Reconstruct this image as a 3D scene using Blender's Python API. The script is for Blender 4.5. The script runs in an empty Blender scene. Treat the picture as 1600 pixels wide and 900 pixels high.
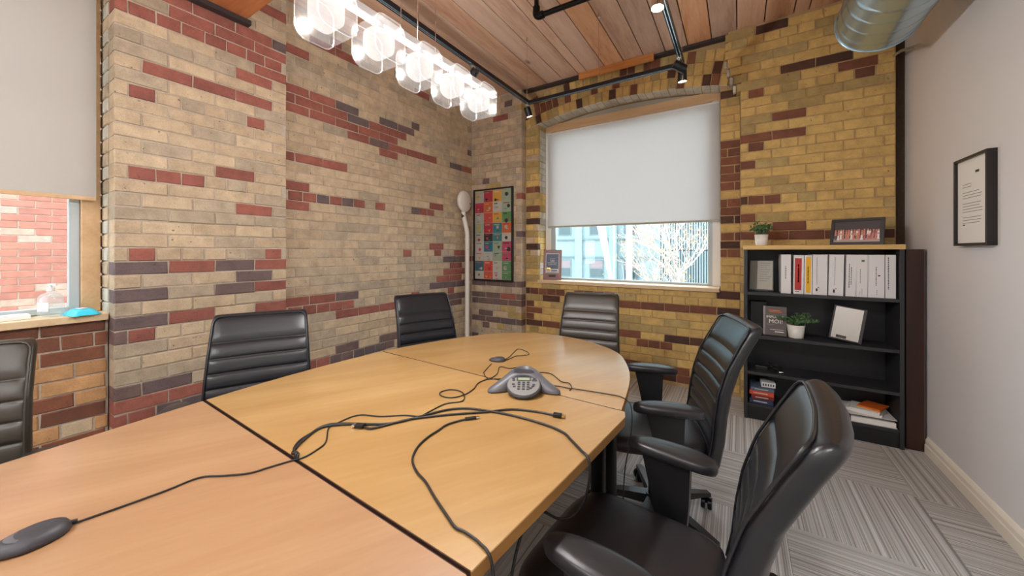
import bpy, bmesh, math, random
from mathutils import Matrix, Vector, Euler
import numpy as np

random.seed(7)
C = bpy.context.scene.collection
SC = bpy.context.scene
PI = math.pi
R = math.radians

# ---------------------------------------------------------------- camera, world, exposure
EYE = 1.30
YAW = R(32.1)
cam_d = bpy.data.cameras.new('camera')
cam_d.sensor_width = 36.0
cam_d.lens = 565.0 / 1600.0 * 36.0
cam_d.shift_y = -57.0 / 1600.0
cam_d.clip_start = 0.02
cam_o = bpy.data.objects.new('camera', cam_d)
cam_o.location = (0, 0, EYE)
cam_o.rotation_euler = (PI / 2, 0, YAW)
C.objects.link(cam_o)
SC.camera = cam_o

W = bpy.data.worlds.new('overcast_sky')
W.use_nodes = True
SC.world = W
_bg = W.node_tree.nodes['Background']
_bg.inputs[0].default_value = (0.79, 0.90, 1.0, 1)
_bg.inputs[1].default_value = 5.7

SC.view_settings.view_transform = 'Standard'
SC.view_settings.look = 'None'
SC.view_settings.gamma = 1.0
SC.view_settings.use_curve_mapping = False
SC.view_settings.exposure = 0.5
SC.cycles.max_bounces = 8
SC.cycles.diffuse_bounces = 5
SC.cycles.transparent_max_bounces = 16
SC.cycles.caustics_reflective = False
SC.cycles.caustics_refractive = False
SC.cycles.sample_clamp_indirect = 4.0


def lamp(name, kind, loc, energy, color, aim=None, parent=None, size=None, spot=None, blend=0.6, sy=None):
    d = bpy.data.lights.new(name, kind)
    d.energy = energy
    d.color = color
    if kind == 'AREA':
        d.shape = 'RECTANGLE'
        d.size = size
        d.size_y = sy or size
    elif size is not None:
        d.shadow_soft_size = size
    if kind == 'SPOT':
        d.spot_size = spot
        d.spot_blend = blend
    o = bpy.data.objects.new(name, d)
    C.objects.link(o)
    o.location = loc
    if aim is not None:
        o.rotation_euler = (Vector(aim) - Vector(loc)).to_track_quat('-Z', 'Y').to_euler()
    if parent is not None:
        o.parent = parent
        o.matrix_parent_inverse = parent.matrix_world.inverted()
    return o


def portal(loc, aim, sx, sy):
    o = lamp('sky_portal', 'AREA', loc, 1.0, (1, 1, 1), aim, size=sx, sy=sy)
    o.data.cycles.is_portal = True
    return o


# daylight enters by the two windows only
portal((-3.16, -0.37, 1.87), (-1, -0.37, 1.87), 1.75, 1.85)
portal((-1.08, 4.06, 1.9), (-1.08, 2, 1.9), 1.87, 1.9)
# fill lamps added behind the camera to brighten the room (housings built below)
FILL_LAMPS = [(-1.9, -1.35), (-0.2, -1.35)]
for _x, _y in FILL_LAMPS:
    lamp('fill_lamp_light', 'AREA', (_x, _y, 3.13), 30, (0.95, 0.98, 1.0), (_x, _y, 0), size=0.55)

# ---------------------------------------------------------------- materials


def lin(c):
    return tuple(((v / 12.92) if v <= 0.04045 else ((v + 0.055) / 1.055) ** 2.4) for v in [k / 255.0 for k in c])


class NT:
    def __init__(self, name):
        self.m = bpy.data.materials.new(name)
        self.m.use_nodes = True
        self.t = self.m.node_tree
        self.b = self.t.nodes['Principled BSDF']

    def n(self, kind, **kw):
        x = self.t.nodes.new(kind)
        for k, v in kw.items():
            setattr(x, k, v)
        return x

    def l(self, a, b):
        self.t.links.new(a, b)

    def math(self, op, a, b=None, clamp=False):
        x = self.n('ShaderNodeMath', operation=op, use_clamp=clamp)
        for i, v in enumerate((a, b)):
            if v is None:
                continue
            if hasattr(v, 'links'):
                self.l(v, x.inputs[i])
            else:
                x.inputs[i].default_value = v
        return x.outputs[0]

    def mix(self, fac, a, b, blend='MIX'):
        x = self.n('ShaderNodeMix', data_type='RGBA', blend_type=blend)
        for i, v in ((0, fac), (6, a), (7, b)):
            if hasattr(v, 'links'):
                self.l(v, x.inputs[i])
            elif i == 0:
                x.inputs[i].default_value = v
            else:
                x.inputs[i].default_value = (*v, 1) if len(v) == 3 else v
        return x.outputs[2]

    def noise(self, scale, detail=3, rough=0.55, vec=None, dist=0.0, dim='3D'):
        x = self.n('ShaderNodeTexNoise', noise_dimensions=dim)
        x.inputs['Scale'].default_value = scale
        x.inputs['Detail'].default_value = detail
        x.inputs['Roughness'].default_value = rough
        x.inputs['Distortion'].default_value = dist
        if vec is not None:
            self.l(vec, x.inputs['W' if dim == '1D' else 'Vector'])
        return x.outputs[0]

    def ramp(self, fac, stops):
        x = self.n('ShaderNodeValToRGB')
        e = x.color_ramp.elements
        while len(e) < len(stops):
            e.new(0.5)
        for k, (p, c) in enumerate(stops):
            e[k].position = p
            e[k].color = (*c, 1) if len(c) == 3 else c
        self.l(fac, x.inputs[0])
        return x.outputs[0]

    def maprange(self, v, a, b, c, d):
        x = self.n('ShaderNodeMapRange')
        self.l(v, x.inputs[0])
        for i, k in enumerate((a, b, c, d)):
            x.inputs[i + 1].default_value = k
        return x.outputs[0]

    def bump(self, h, strength=0.3, dist=0.01):
        x = self.n('ShaderNodeBump')
        x.inputs['Strength'].default_value = strength
        x.inputs['Distance'].default_value = dist
        self.l(h, x.inputs['Height'])
        self.l(x.outputs[0], self.b.inputs['Normal'])

    def set(self, **kw):
        for k, v in kw.items():
            k = k.replace('_', ' ')
            s = self.b.inputs[k]
            if hasattr(v, 'links'):
                self.l(v, s)
            elif k in ('Base Color', 'Emission Color') and len(v) == 3:
                s.default_value = (*v, 1)
            else:
                s.default_value = v
        return self.m


def plain(name, rgb, rough=0.6, metal=0.0, var=0.06, scale=20, bump=0.0, **kw):
    t = NT(name)
    col = lin(rgb)
    tc = t.n('ShaderNodeTexCoord')
    nz = t.noise(scale, 3, 0.6, tc.outputs['Object'])
    dark = tuple(v * (1 - var) for v in col)
    light = tuple(min(1, v * (1 + var)) for v in col)
    t.set(Base_Color=t.mix(nz, dark, light), Roughness=rough, Metallic=metal, **kw)
    if bump:
        t.bump(nz, bump, 0.002)
    return t.m


def brick_mat(name, rgb, rgb2, rough=0.85):
    """Fired clay: tone differs from brick to brick, speckle and pits within one."""
    t = NT(name)
    oi = t.n('ShaderNodeObjectInfo')
    at = t.n('ShaderNodeAttribute', attribute_name='tone')
    tone = t.math('FRACT', t.math('ADD', oi.outputs['Random'], at.outputs['Fac']))
    geo = t.n('ShaderNodeNewGeometry')
    big = t.noise(14, 4, 0.6, geo.outputs['Position'])
    fine = t.noise(160, 3, 0.7, geo.outputs['Position'])
    c0 = t.mix(tone, lin(rgb), lin(rgb2))
    f = t.maprange(big, 0.3, 0.75, 0.78, 1.16)
    g = t.maprange(fine, 0.3, 0.7, 0.86, 1.1)
    vv = t.n('ShaderNodeVectorMath', operation='SCALE')
    t.l(c0, vv.inputs[0])
    t.l(t.math('MULTIPLY', f, g), vv.inputs['Scale'])
    pits = t.maprange(t.noise(46, 2, 0.5, geo.outputs['Position']), 0.70, 0.76, 0.0, 0.75)
    t.set(Base_Color=t.mix(pits, vv.outputs[0], lin((70, 58, 50))), Roughness=rough)
    t.bump(t.math('ADD', t.math('MULTIPLY', fine, 0.5), big), 0.5, 0.004)
    return t.m


def wood_mat(name, c1, c2, c3, scale=1.0, rough=0.4, along='Y', rot=0.0, ring=9.0, coat=0.0, knots=0.0, vary=0.0, coord='Object'):
    t = NT(name)
    tc = t.n('ShaderNodeTexCoord')
    mp = t.n('ShaderNodeMapping')
    t.l(tc.outputs[coord], mp.inputs['Vector'])
    oi = t.n('ShaderNodeObjectInfo')
    off = t.n('ShaderNodeVectorMath', operation='SCALE')
    off.inputs[0].default_value = (17.3, 5.1, 3.7)
    t.l(oi.outputs['Random'], off.inputs['Scale'])
    t.l(off.outputs[0], mp.inputs['Location'])
    mp.inputs['Rotation'].default_value = (0, 0, rot)
    st = {'X': (0.12, 1, 1), 'Y': (1, 0.12, 1), 'Z': (1, 1, 0.12)}[along]
    m2 = t.n('ShaderNodeMapping')
    m2.inputs['Scale'].default_value = tuple(v * scale for v in st)
    t.l(mp.outputs[0], m2.inputs['Vector'])
    a = t.noise(ring, 4, 0.6, m2.outputs[0], 0.6)
    b = t.noise(ring * 9, 3, 0.6, m2.outputs[0], 0.2)
    f = t.math('ADD', t.math('MULTIPLY', a, 0.75), t.math('MULTIPLY', b, 0.25))
    col = t.ramp(f, [(0.30, lin(c1)), (0.5, lin(c2)), (0.70, lin(c3))])
    if knots:
        k = t.n('ShaderNodeTexVoronoi')
        k.inputs['Scale'].default_value = 2.2
        m3 = t.n('ShaderNodeMapping')
        m3.inputs['Scale'].default_value = (1.6, 0.7, 1)
        t.l(mp.outputs[0], m3.inputs['Vector'])
        t.l(m3.outputs[0], k.inputs['Vector'])
        kk = t.maprange(k.outputs['Distance'], 0.03, 0.10, knots, 0.0)
        col = t.mix(kk, col, lin((92, 52, 30)))
    if vary:
        hv = t.n('ShaderNodeHueSaturation')
        t.l(col, hv.inputs['Color'])
        t.l(t.maprange(oi.outputs['Random'], 0, 1, 1 - vary, 1 + vary), hv.inputs['Value'])
        sat = t.math('FRACT', t.math('MULTIPLY', oi.outputs['Random'], 7.13))
        t.l(t.maprange(sat, 0, 1, 0.7, 1.15), hv.inputs['Saturation'])
        col = hv.outputs[0]
    t.set(Base_Color=col, Roughness=rough, Coat_Weight=coat, Coat_Roughness=0.16)
    t.bump(b, 0.08, 0.002)
    return t.m


def emit(name, rgb, strength):
    t = NT(name)
    t.set(Base_Color=lin(rgb), Emission_Color=lin(rgb), Emission_Strength=strength)
    return t.m


def glassy(name, tint=(1, 1, 1), white=0.0, gloss=1.0, rough=0.02):
    """Thin clear sheet: lets light straight through, mirrors by Fresnel, a little milky if asked."""
    t = NT(name)
    out = t.t.nodes['Material Output']
    tr = t.n('ShaderNodeBsdfTransparent')
    tr.inputs[0].default_value = (*tint, 1)
    gl = t.n('ShaderNodeBsdfGlossy')
    gl.inputs['Roughness'].default_value = rough
    lw = t.n('ShaderNodeLayerWeight')
    lw.inputs[0].default_value = 0.5
    fr = t.math('ADD', t.math('MULTIPLY', t.math('POWER', lw.outputs['Facing'], 4.0), 0.6), 0.045)
    s1 = t.n('ShaderNodeMixShader')
    t.l(t.math('MULTIPLY', fr, gloss), s1.inputs[0])
    t.l(tr.outputs[0], s1.inputs[1])
    t.l(gl.outputs[0], s1.inputs[2])
    last = s1
    if white:
        df = t.n('ShaderNodeBsdfDiffuse')
        df.inputs[0].default_value = (0.92, 0.92, 0.92, 1)
        tl = t.n('ShaderNodeBsdfTranslucent')
        tl.inputs[0].default_value = (0.92, 0.92, 0.92, 1)
        s3 = t.n('ShaderNodeMixShader')
        t.l(df.outputs[0], s3.inputs[1])
        t.l(tl.outputs[0], s3.inputs[2])
        s2 = t.n('ShaderNodeMixShader')
        s2.inputs[0].default_value = white
        t.l(last.outputs[0], s2.inputs[1])
        t.l(s3.outputs[0], s2.inputs[2])
        last = s2
    t.l(last.outputs[0], out.inputs[0])
    return t.m


def frosted(name, glow):
    """Frosted inner glass of a lit lamp: lets the bulb's light out and glows from the bulb inside."""
    t = NT(name)
    out = t.t.nodes['Material Output']
    tr = t.n('ShaderNodeBsdfTransparent')
    em = t.n('ShaderNodeEmission')
    em.inputs[0].default_value = (1.0, 0.96, 0.93, 1)
    em.inputs[1].default_value = glow
    tr.inputs[0].default_value = (0.8, 0.8, 0.8, 1)
    a = t.n('ShaderNodeAddShader')
    t.l(tr.outputs[0], a.inputs[0])
    t.l(em.outputs[0], a.inputs[1])
    t.l(a.outputs[0], out.inputs[0])
    return t.m


def fabric_blind(name, rgb, trans=0.5):
    t = NT(name)
    out = t.t.nodes['Material Output']
    tc = t.n('ShaderNodeTexCoord')
    wv = t.noise(700, 1, 0.5, tc.outputs['Object'])
    col = t.mix(wv, tuple(v * 0.93 for v in lin(rgb)), lin(rgb))
    df = t.n('ShaderNodeBsdfDiffuse')
    tl = t.n('ShaderNodeBsdfTranslucent')
    t.l(col, df.inputs[0])
    t.l(col, tl.inputs[0])
    s = t.n('ShaderNodeMixShader')
    s.inputs[0].default_value = trans
    t.l(df.outputs[0], s.inputs[1])
    t.l(tl.outputs[0], s.inputs[2])
    t.l(s.outputs[0], out.inputs[0])
    return t.m


BR = {
    'buff': brick_mat('brick_buff', (204, 182, 152), (186, 164, 136)),
    'buffgrey': brick_mat('brick_buff_grey', (188, 170, 146), (170, 154, 132)),
    'yellow': brick_mat('brick_yellow', (214, 180, 112), (198, 164, 100)),
    'olive': brick_mat('brick_olive', (184, 160, 106), (168, 144, 92)),
    'R': brick_mat('brick_red', (160, 96, 82), (140, 84, 73)),
    'P': brick_mat('brick_plum', (118, 94, 88), (100, 88, 90)),
    'brown': brick_mat('brick_brown', (136, 84, 60), (108, 68, 52)),
    'umber': brick_mat('brick_umber', (92, 60, 44), (74, 50, 42)),
    'tan': brick_mat('brick_tan', (198, 152, 104), (178, 134, 92)),
    'out': brick_mat('brick_outside', (182, 118, 98), (166, 106, 90)),
    'outpale': brick_mat('brick_outside_pale', (200, 150, 130), (188, 158, 142)),
    'pale': brick_mat('brick_painted_pale', (206, 200, 186), (182, 176, 160)),
}
M = {}
M['mortar'] = plain('mortar', (182, 168, 152), 0.95, var=0.25, scale=60, bump=0.6)
M['mortar_warm'] = plain('mortar_warm', (176, 148, 108), 0.95, var=0.25, scale=60, bump=0.6)
M['mortar_dark'] = plain('mortar_dark', (78, 62, 48), 0.95, var=0.3, scale=60, bump=0.5)
M['plaster'] = plain('white_wall_paint', (226, 224, 224), 0.75, var=0.02, scale=3)
M['skirting'] = plain('cream_gloss_paint', (250, 243, 228), 0.4, var=0.02)
M['leather'] = plain('black_leather', (27, 28, 33), 0.31, var=0.15, scale=120, bump=0.12)
M['leather_lit_brown'] = plain('lit_brown_leather', (52, 45, 36), 0.38, var=0.15, scale=120, bump=0.12)  # brown cast on the left chair puts the light's tint into its leather
M['seat_leather'] = plain('black_seat_leather', (44, 41, 44), 0.38, var=0.2, scale=220, bump=0.25)
M['plastic'] = plain('black_plastic', (24, 24, 26), 0.42, var=0.05)
M['armpad'] = plain('black_arm_pad', (40, 39, 42), 0.34, var=0.05)
M['black_metal'] = plain('black_metal', (22, 22, 24), 0.35, 0.6, var=0.05)
M['track_black'] = plain('black_track', (26, 27, 32), 0.32, 0.3, var=0.05)
M['chrome'] = plain('chrome', (225, 225, 225), 0.15, 1.0, var=0.02)
M['galv'] = plain('galvanised_steel', (186, 212, 228), 0.26, 0.9, var=0.12, scale=5)
M['steel_dark'] = plain('dark_steel_angle', (74, 68, 70), 0.5, 0.5, var=0.1)
M['white'] = plain('white_paper', (238, 236, 230), 0.6, var=0.02)
M['white_gloss'] = plain('white_gloss_plastic', (236, 236, 236), 0.3, var=0.01)
M['greypaper'] = plain('grey_paper', (176, 172, 158), 0.6, var=0.05)
M['greywhite'] = plain('off_white_board', (222, 220, 220), 0.55, var=0.02)
M['ink'] = plain('dark_ink', (52, 50, 54), 0.6, var=0.02)
M['greyink'] = plain('grey_ink', (140, 136, 134), 0.6, var=0.02)
M['redink'] = plain('red_print', (178, 44, 40), 0.5, var=0.05)
M['yellow'] = plain('yellow_print', (232, 176, 34), 0.5, var=0.05)
M['orange'] = plain('orange_card', (220, 104, 40), 0.5, var=0.05)
M['case_black'] = plain('black_laminate', (25, 25, 29), 0.45, var=0.08)
M['case_dark'] = plain('dark_grey_laminate', (42, 42, 46), 0.5, var=0.08)
M['beech'] = wood_mat('beech_laminate', (196, 160, 96), (214, 178, 112), (222, 190, 126), along='X', rough=0.45)
M['table'] = wood_mat('maple_laminate', (166, 127, 76), (176, 138, 86), (187, 152, 100), scale=1.0, along='Y', rot=R(30), ring=7.0, rough=0.36, coat=0.6, coord='Object')
M['table_near'] = wood_mat('maple_laminate_rosy', (156, 116, 82), (167, 127, 91), (178, 141, 104), scale=1.0, along='Y', rot=R(30), ring=7.0, rough=0.36, coat=0.6, coord='Object')
M['table_edge'] = wood_mat('maple_edge', (150, 104, 52), (164, 118, 62), (174, 128, 70), along='Y', rough=0.45)
M['plank'] = wood_mat('pine_plank', (172, 120, 88), (208, 162, 130), (226, 186, 156), along='Y', ring=6.0, rough=0.7, knots=0.8, vary=0.14)
M['plank_gap'] = plain('dark_gap', (40, 28, 22), 0.9)
M['beam'] = wood_mat('timber', (160, 92, 54), (188, 116, 70), (206, 138, 86), along='X', ring=5.0, rough=0.7)
M['batten'] = wood_mat('orange_batten', (180, 110, 56), (208, 140, 78), (222, 160, 96), along='X', rough=0.65)
M['trimwood'] = wood_mat('window_wood', (190, 152, 110), (206, 170, 128), (216, 182, 142), along='X', rough=0.5)
M['sill'] = wood_mat('sill_wood', (204, 172, 132), (218, 190, 152), (226, 202, 168), along='X', rough=0.4)
M['winframe'] = plain('grey_window_frame', (176, 186, 190), 0.45, var=0.03)
M['winwhite'] = plain('white_window_frame', (228, 226, 222), 0.4, var=0.02)
M['pane'] = glassy('window_pane', (0.93, 0.95, 0.955), gloss=0.9)
M['blind'] = fabric_blind('roller_blind_white', (227, 225, 223), 0.48)
M['blind_beige'] = fabric_blind('roller_blind_beige', (208, 204, 198), 0.32)
M['lampglass'] = glassy('lamp_glass', (0.95, 0.95, 0.95), white=0.005, gloss=0.10, rough=0.25)
M['glassedge'] = glassy('lamp_glass_edge', (0.9, 0.9, 0.9), white=0.02)
M['diffuser'] = frosted('lit_frosted_diffuser', 0.27)
M['ledbar'] = plain('white_lamp_bar', (240, 238, 236), 0.25, 0.0, var=0.01)
M['bulb'] = emit('lit_bulb', (255, 226, 178), 30.0)
M['panel_lit'] = emit('lit_fill_panel', (255, 240, 222), 6.0)
M['bottle'] = glassy('clear_plastic', (0.94, 0.99, 0.99), white=0.18)
M['aqua'] = plain('aqua_plastic_bag', (60, 200, 225), 0.35, var=0.25, scale=40, Transmission_Weight=0.0)
M['brown_panel'] = wood_mat('dark_walnut_panel', (40, 22, 16), (54, 30, 22), (66, 38, 28), along='Z', rough=0.35)
M['frame_black'] = plain('black_frame', (28, 24, 22), 0.35, var=0.05)
M['mirror'] = plain('silver_mirror', (158, 154, 148), 0.16, 1.0, var=0.02)
M['pot'] = plain('white_pot', (226, 222, 214), 0.4, var=0.03)
M['leaf'] = plain('green_leaf', (84, 116, 72), 0.5, var=0.45, scale=60)
M['soil'] = plain('soil', (52, 40, 30), 0.95, var=0.3)
M['plaque_wood'] = wood_mat('plaque_wood', (96, 48, 36), (116, 60, 46), (130, 70, 54), along='Z', rough=0.3)
M['navy'] = plain('navy_plate', (30, 42, 74), 0.35, var=0.35, scale=50)
M['silver'] = plain('silver_print', (198, 204, 214), 0.35, var=0.05)
M['phone_grey'] = plain('phone_grey', (98, 98, 104), 0.40, 0.1, var=0.06)
M['phone_dark'] = plain('phone_dark', (58, 58, 64), 0.5, var=0.08)
M['phone_light'] = plain('phone_key_panel', (126, 124, 122), 0.45, var=0.04)
M['lcd'] = plain('lcd_screen', (150, 160, 128), 0.3, var=0.04)
M['cable'] = plain('black_cable', (30, 28, 28), 0.45, var=0.05)
M['joint'] = plain('dark_joint_shade', (58, 30, 16), 0.7, var=0.1)  # colour of the shade painted into the table joints
M['gold'] = plain('gold_plug', (206, 168, 96), 0.3, 0.9, var=0.05)


def chipped_paint():
    t = NT('chipped_white_paint')
    tc = t.n('ShaderNodeTexCoord')
    nz = t.noise(9, 3, 0.7, tc.outputs['Object'])
    k = t.maprange(nz, 0.66, 0.69, 0.0, 1.0)
    t.set(Base_Color=t.mix(k, lin((226, 222, 214)), lin((52, 40, 34))), Roughness=0.5)
    return t.m


def carpet_mat():
    t = NT('striped_carpet')
    tc = t.n('ShaderNodeTexCoord')
    sp = t.n('ShaderNodeSeparateXYZ')
    t.l(tc.outputs['Object'], sp.inputs[0])
    oi = t.n('ShaderNodeObjectInfo')
    w = t.math('ADD', sp.outputs[0], t.math('MULTIPLY', oi.outputs['Random'], 40.0))
    s1 = t.noise(46, 2, 0.8, w, dim='1D')
    s2 = t.noise(150, 1, 0.6, w, dim='1D')
    f = t.math('ADD', t.math('MULTIPLY', s1, 0.6), t.math('MULTIPLY', s2, 0.4))
    col = t.ramp(f, [(0.34, lin((146, 143, 140))), (0.46, lin((188, 186, 183))), (0.56, lin((213, 212, 210))), (0.66, lin((232, 231, 230)))])
    pile = t.noise(420, 2, 0.6, tc.outputs['Object'])
    col = t.mix(t.maprange(pile, 0.35, 0.7, 0.0, 0.35), col, lin((96, 88, 82)))
    t.set(Base_Color=col, Roughness=0.95)
    t.bump(t.math('ADD', pile, f), 0.5, 0.004)
    return t.m


M['chipped'] = chipped_paint()
M['carpet'] = carpet_mat()

# ---------------------------------------------------------------- mesh builder


class MB:
    """Collects shapes and links them as ONE mesh object."""

    def __init__(self):
        self.v, self.f, self.sm, self.mi = [], [], [], []
        self.M = Matrix.Identity(4)
        self.cur = 0

    def at(self, loc=(0, 0, 0), rot=(0, 0, 0)):
        self.M = Matrix.Translation(loc) @ Euler(rot).to_matrix().to_4x4()
        return self

    def add(self, vs, fs, smooth=False):
        b = len(self.v)
        self.v += [tuple(self.M @ Vector(p)) for p in vs]
        for q in fs:
            self.f.append(tuple(b + i for i in q))
            self.sm.append(smooth)
            self.mi.append(self.cur)
        return self

    def box(self, x0, x1, y0, y1, z0, z1, bev=0.0):
        if bev <= 0:
            vs = [(x, y, z) for z in (z0, z1) for y in (y0, y1) for x in (x0, x1)]
            fs = [(0, 2, 3, 1), (4, 5, 7, 6), (0, 1, 5, 4), (2, 6, 7, 3), (0, 4, 6, 2), (1, 3, 7, 5)]
            return self.add(vs, fs)
        bm = bmesh.new()
        bmesh.ops.create_cube(bm, size=1.0)
        for v in bm.verts:
            v.co = ((x0 + x1) / 2 + v.co.x * (x1 - x0), (y0 + y1) / 2 + v.co.y * (y1 - y0), (z0 + z1) / 2 + v.co.z * (z1 - z0))
        bmesh.ops.bevel(bm, geom=bm.edges[:], offset=bev, segments=2, affect='EDGES', profile=0.6)
        bm.verts.index_update()
        vs = [tuple(v.co) for v in bm.verts]
        fs = [tuple(v.index for v in q.verts) for q in bm.faces]
        bm.free()
        return self.add(vs, fs)

    def prism(self, poly, z0, z1, bev=0.0):
        """poly counter-clockwise in xy, extruded along z, optional top/bottom chamfer (towards centroid)."""
        n = len(poly)
        rings = []
        if bev:
            cx = sum(p[0] for p in poly) / n
            cy = sum(p[1] for p in poly) / n

            def ins(p, d):
                l = math.hypot(p[0] - cx, p[1] - cy) or 1
                return (p[0] - (p[0] - cx) / l * d, p[1] - (p[1] - cy) / l * d)
            rings = [([ins(p, bev) for p in poly], z0), (poly, z0 + bev), (poly, z1 - bev), ([ins(p, bev) for p in poly], z1)]
        else:
            rings = [(poly, z0), (poly, z1)]
        vs = [(p[0], p[1], z) for pl, z in rings for p in pl]
        fs = []
        for k in range(len(rings) - 1):
            for i in range(n):
                j = (i + 1) % n
                fs.append((k * n + i, k * n + j, (k + 1) * n + j, (k + 1) * n + i))
        fs.append(tuple(range(n - 1, -1, -1)))
        fs.append(tuple((len(rings) - 1) * n + i for i in range(n)))
        return self.add(vs, fs)

    def cyl(self, p0, p1, r0, r1=None, n=20, cap=True):
        r1 = r0 if r1 is None else r1
        p0, p1 = Vector(p0), Vector(p1)
        d = (p1 - p0).normalized()
        a = d.orthogonal().normalized()
        b = d.cross(a)
        vs, fs = [], []
        for p, r in ((p0, r0), (p1, r1)):
            for i in range(n):
                t = 2 * PI * i / n
                vs.append(tuple(p + (a * math.cos(t) + b * math.sin(t)) * r))
        for i in range(n):
            j = (i + 1) % n
            fs.append((i, j, n + j, n + i))
        self.add(vs, fs, True)
        if cap:
            self.add(vs, [tuple(range(n - 1, -1, -1)), tuple(range(n, 2 * n))])
        return self

    def tube(self, path, r, n=8, closed=False, cap=True):
        P = [Vector(p) for p in path]
        m = len(P)
        rr = r if isinstance(r, (list, tuple)) else [r] * m
        vs, fs = [], []
        up = None
        for i in range(m):
            if closed:
                d = (P[(i + 1) % m] - P[i - 1])
            else:
                d = (P[min(i + 1, m - 1)] - P[max(i - 1, 0)])
            d = d.normalized() if d.length > 1e-9 else Vector((0, 0, 1))
            if up is None:
                up = d.orthogonal().normalized()
            up = (up - d * up.dot(d))
            up = up.normalized() if up.length > 1e-6 else d.orthogonal().normalized()
            b = d.cross(up)
            for k in range(n):
                t = 2 * PI * k / n
                vs.append(tuple(P[i] + (up * math.cos(t) + b * math.sin(t)) * rr[i]))
        for i in range(m if closed else m - 1):
            for k in range(n):
                a0, a1 = i * n + k, i * n + (k + 1) % n
                b0, b1 = ((i + 1) % m) * n + k, ((i + 1) % m) * n + (k + 1) % n
                fs.append((a0, a1, b1, b0))
        self.add(vs, fs, True)
        if cap and not closed:
            self.add(vs, [tuple(range(n - 1, -1, -1)), tuple(range((m - 1) * n, m * n))])
        return self

    def lathe(self, prof, n=28):
        vs = [(r * math.cos(2 * PI * i / n), r * math.sin(2 * PI * i / n), z) for r, z in prof for i in range(n)]
        fs = []
        for k in range(len(prof) - 1):
            for i in range(n):
                j = (i + 1) % n
                fs.append((k * n + i, k * n + j, (k + 1) * n + j, (k + 1) * n + i))
        return self.add(vs, fs, True)

    def loops(self, rings, cap0=True, cap1=True, smooth=True):
        n = len(rings[0])
        vs = [p for r_ in rings for p in r_]
        fs = []
        for k in range(len(rings) - 1):
            for i in range(n):
                j = (i + 1) % n
                fs.append((k * n + i, k * n + j, (k + 1) * n + j, (k + 1) * n + i))
        self.add(vs, fs, smooth)
        if cap0:
            self.add(rings[0], [tuple(range(n - 1, -1, -1))])
        if cap1:
            self.add(rings[-1], [tuple(range(n))])
        return self

    def mesh(self, name, mats):
        me = bpy.data.meshes.new(name)
        me.from_pydata(self.v, [], self.f)
        for m in (mats if isinstance(mats, (list, tuple)) else [mats]):
            me.materials.append(m)
        me.polygons.foreach_set('use_smooth', self.sm)
        me.polygons.foreach_set('material_index', self.mi)
        me.update()
        return me

    def build(self, name, mats, parent=None, loc=None, rot=None):
        o = bpy.data.objects.new(name, self.mesh(name, mats))
        C.objects.link(o)
        if loc is not None:
            o.location = loc
        if rot is not None:
            o.rotation_euler = rot
        if parent is not None:
            o.parent = parent
        return o


def tag(o, label=None, cat=None, group=None, kind=None):
    for k, v in (('label', label), ('category', cat), ('group', group), ('kind', kind)):
        if v:
            o[k] = v
    return o


def thing(name, label, cat, loc=(0, 0, 0), rz=0.0, group=None):
    o = bpy.data.objects.new(name, None)
    o.empty_display_size = 0.05
    C.objects.link(o)
    o.location = loc
    o.rotation_euler = (0, 0, rz)
    return tag(o, label, cat, group)


def copy_tree(o, parent=None):
    c = o.copy()
    C.objects.link(c)
    c.parent = parent
    for ch in list(o.children):
        copy_tree(ch, c)
    return c


def lettering(text, size, mat, parent, loc, rot, ext=0.0004, align='CENTER', name='lettering'):
    cu = bpy.data.curves.new(name, 'FONT')
    cu.body = text
    cu.size = size
    cu.extrude = ext
    cu.align_x = align
    cu.align_y = 'CENTER'
    cu.resolution_u = 2
    cu.materials.append(mat)
    tmp = bpy.data.objects.new(name, cu)
    C.objects.link(tmp)
    bpy.context.view_layer.update()
    me = bpy.data.meshes.new_from_object(tmp.evaluated_get(bpy.context.evaluated_depsgraph_get()))
    bpy.data.objects.remove(tmp)
    o = bpy.data.objects.new(name, me)
    C.objects.link(o)
    o.location = loc
    o.rotation_euler = rot
    o.parent = parent
    return o


def smooth_path(pts, k=6, closed=False):
    P = [Vector(p) for p in pts]
    n = len(P)
    out = []
    for i in range(n if closed else n - 1):
        if closed:
            p0, p1, p2, p3 = P[i - 1], P[i], P[(i + 1) % n], P[(i + 2) % n]
        else:
            p0, p1, p2, p3 = P[max(i - 1, 0)], P[i], P[i + 1], P[min(i + 2, n - 1)]
        for s in range(k):
            t = s / k
            out.append(0.5 * ((2 * p1) + (p2 - p0) * t + (2 * p0 - 5 * p1 + 4 * p2 - p3) * t * t + (3 * p1 - p0 - 3 * p2 + p3) * t ** 3))
    if not closed:
        out.append(P[-1])
    return out


# ---------------------------------------------------------------- the room
XL, XP, XR = -2.94, -2.84, 1.035          # left wall recess, left pilaster face, right wall
YB, YP, YF = 3.80, 3.70, -2.40            # back wall recess, back pier faces, wall behind the camera
HC = 3.24                                 # ceiling
PY0, PY1 = 0.505, 1.385                   # left pilaster along Y
WXL, WXR = -2.015, -0.145                 # back window opening
SILL = 0.965
PITCH, Z00 = 0.0757, 0.0338


def struct(name, mb, mats, label, kind='structure'):
    o = mb.build(name, mats)
    return tag(o, label, None, None, kind)


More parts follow.
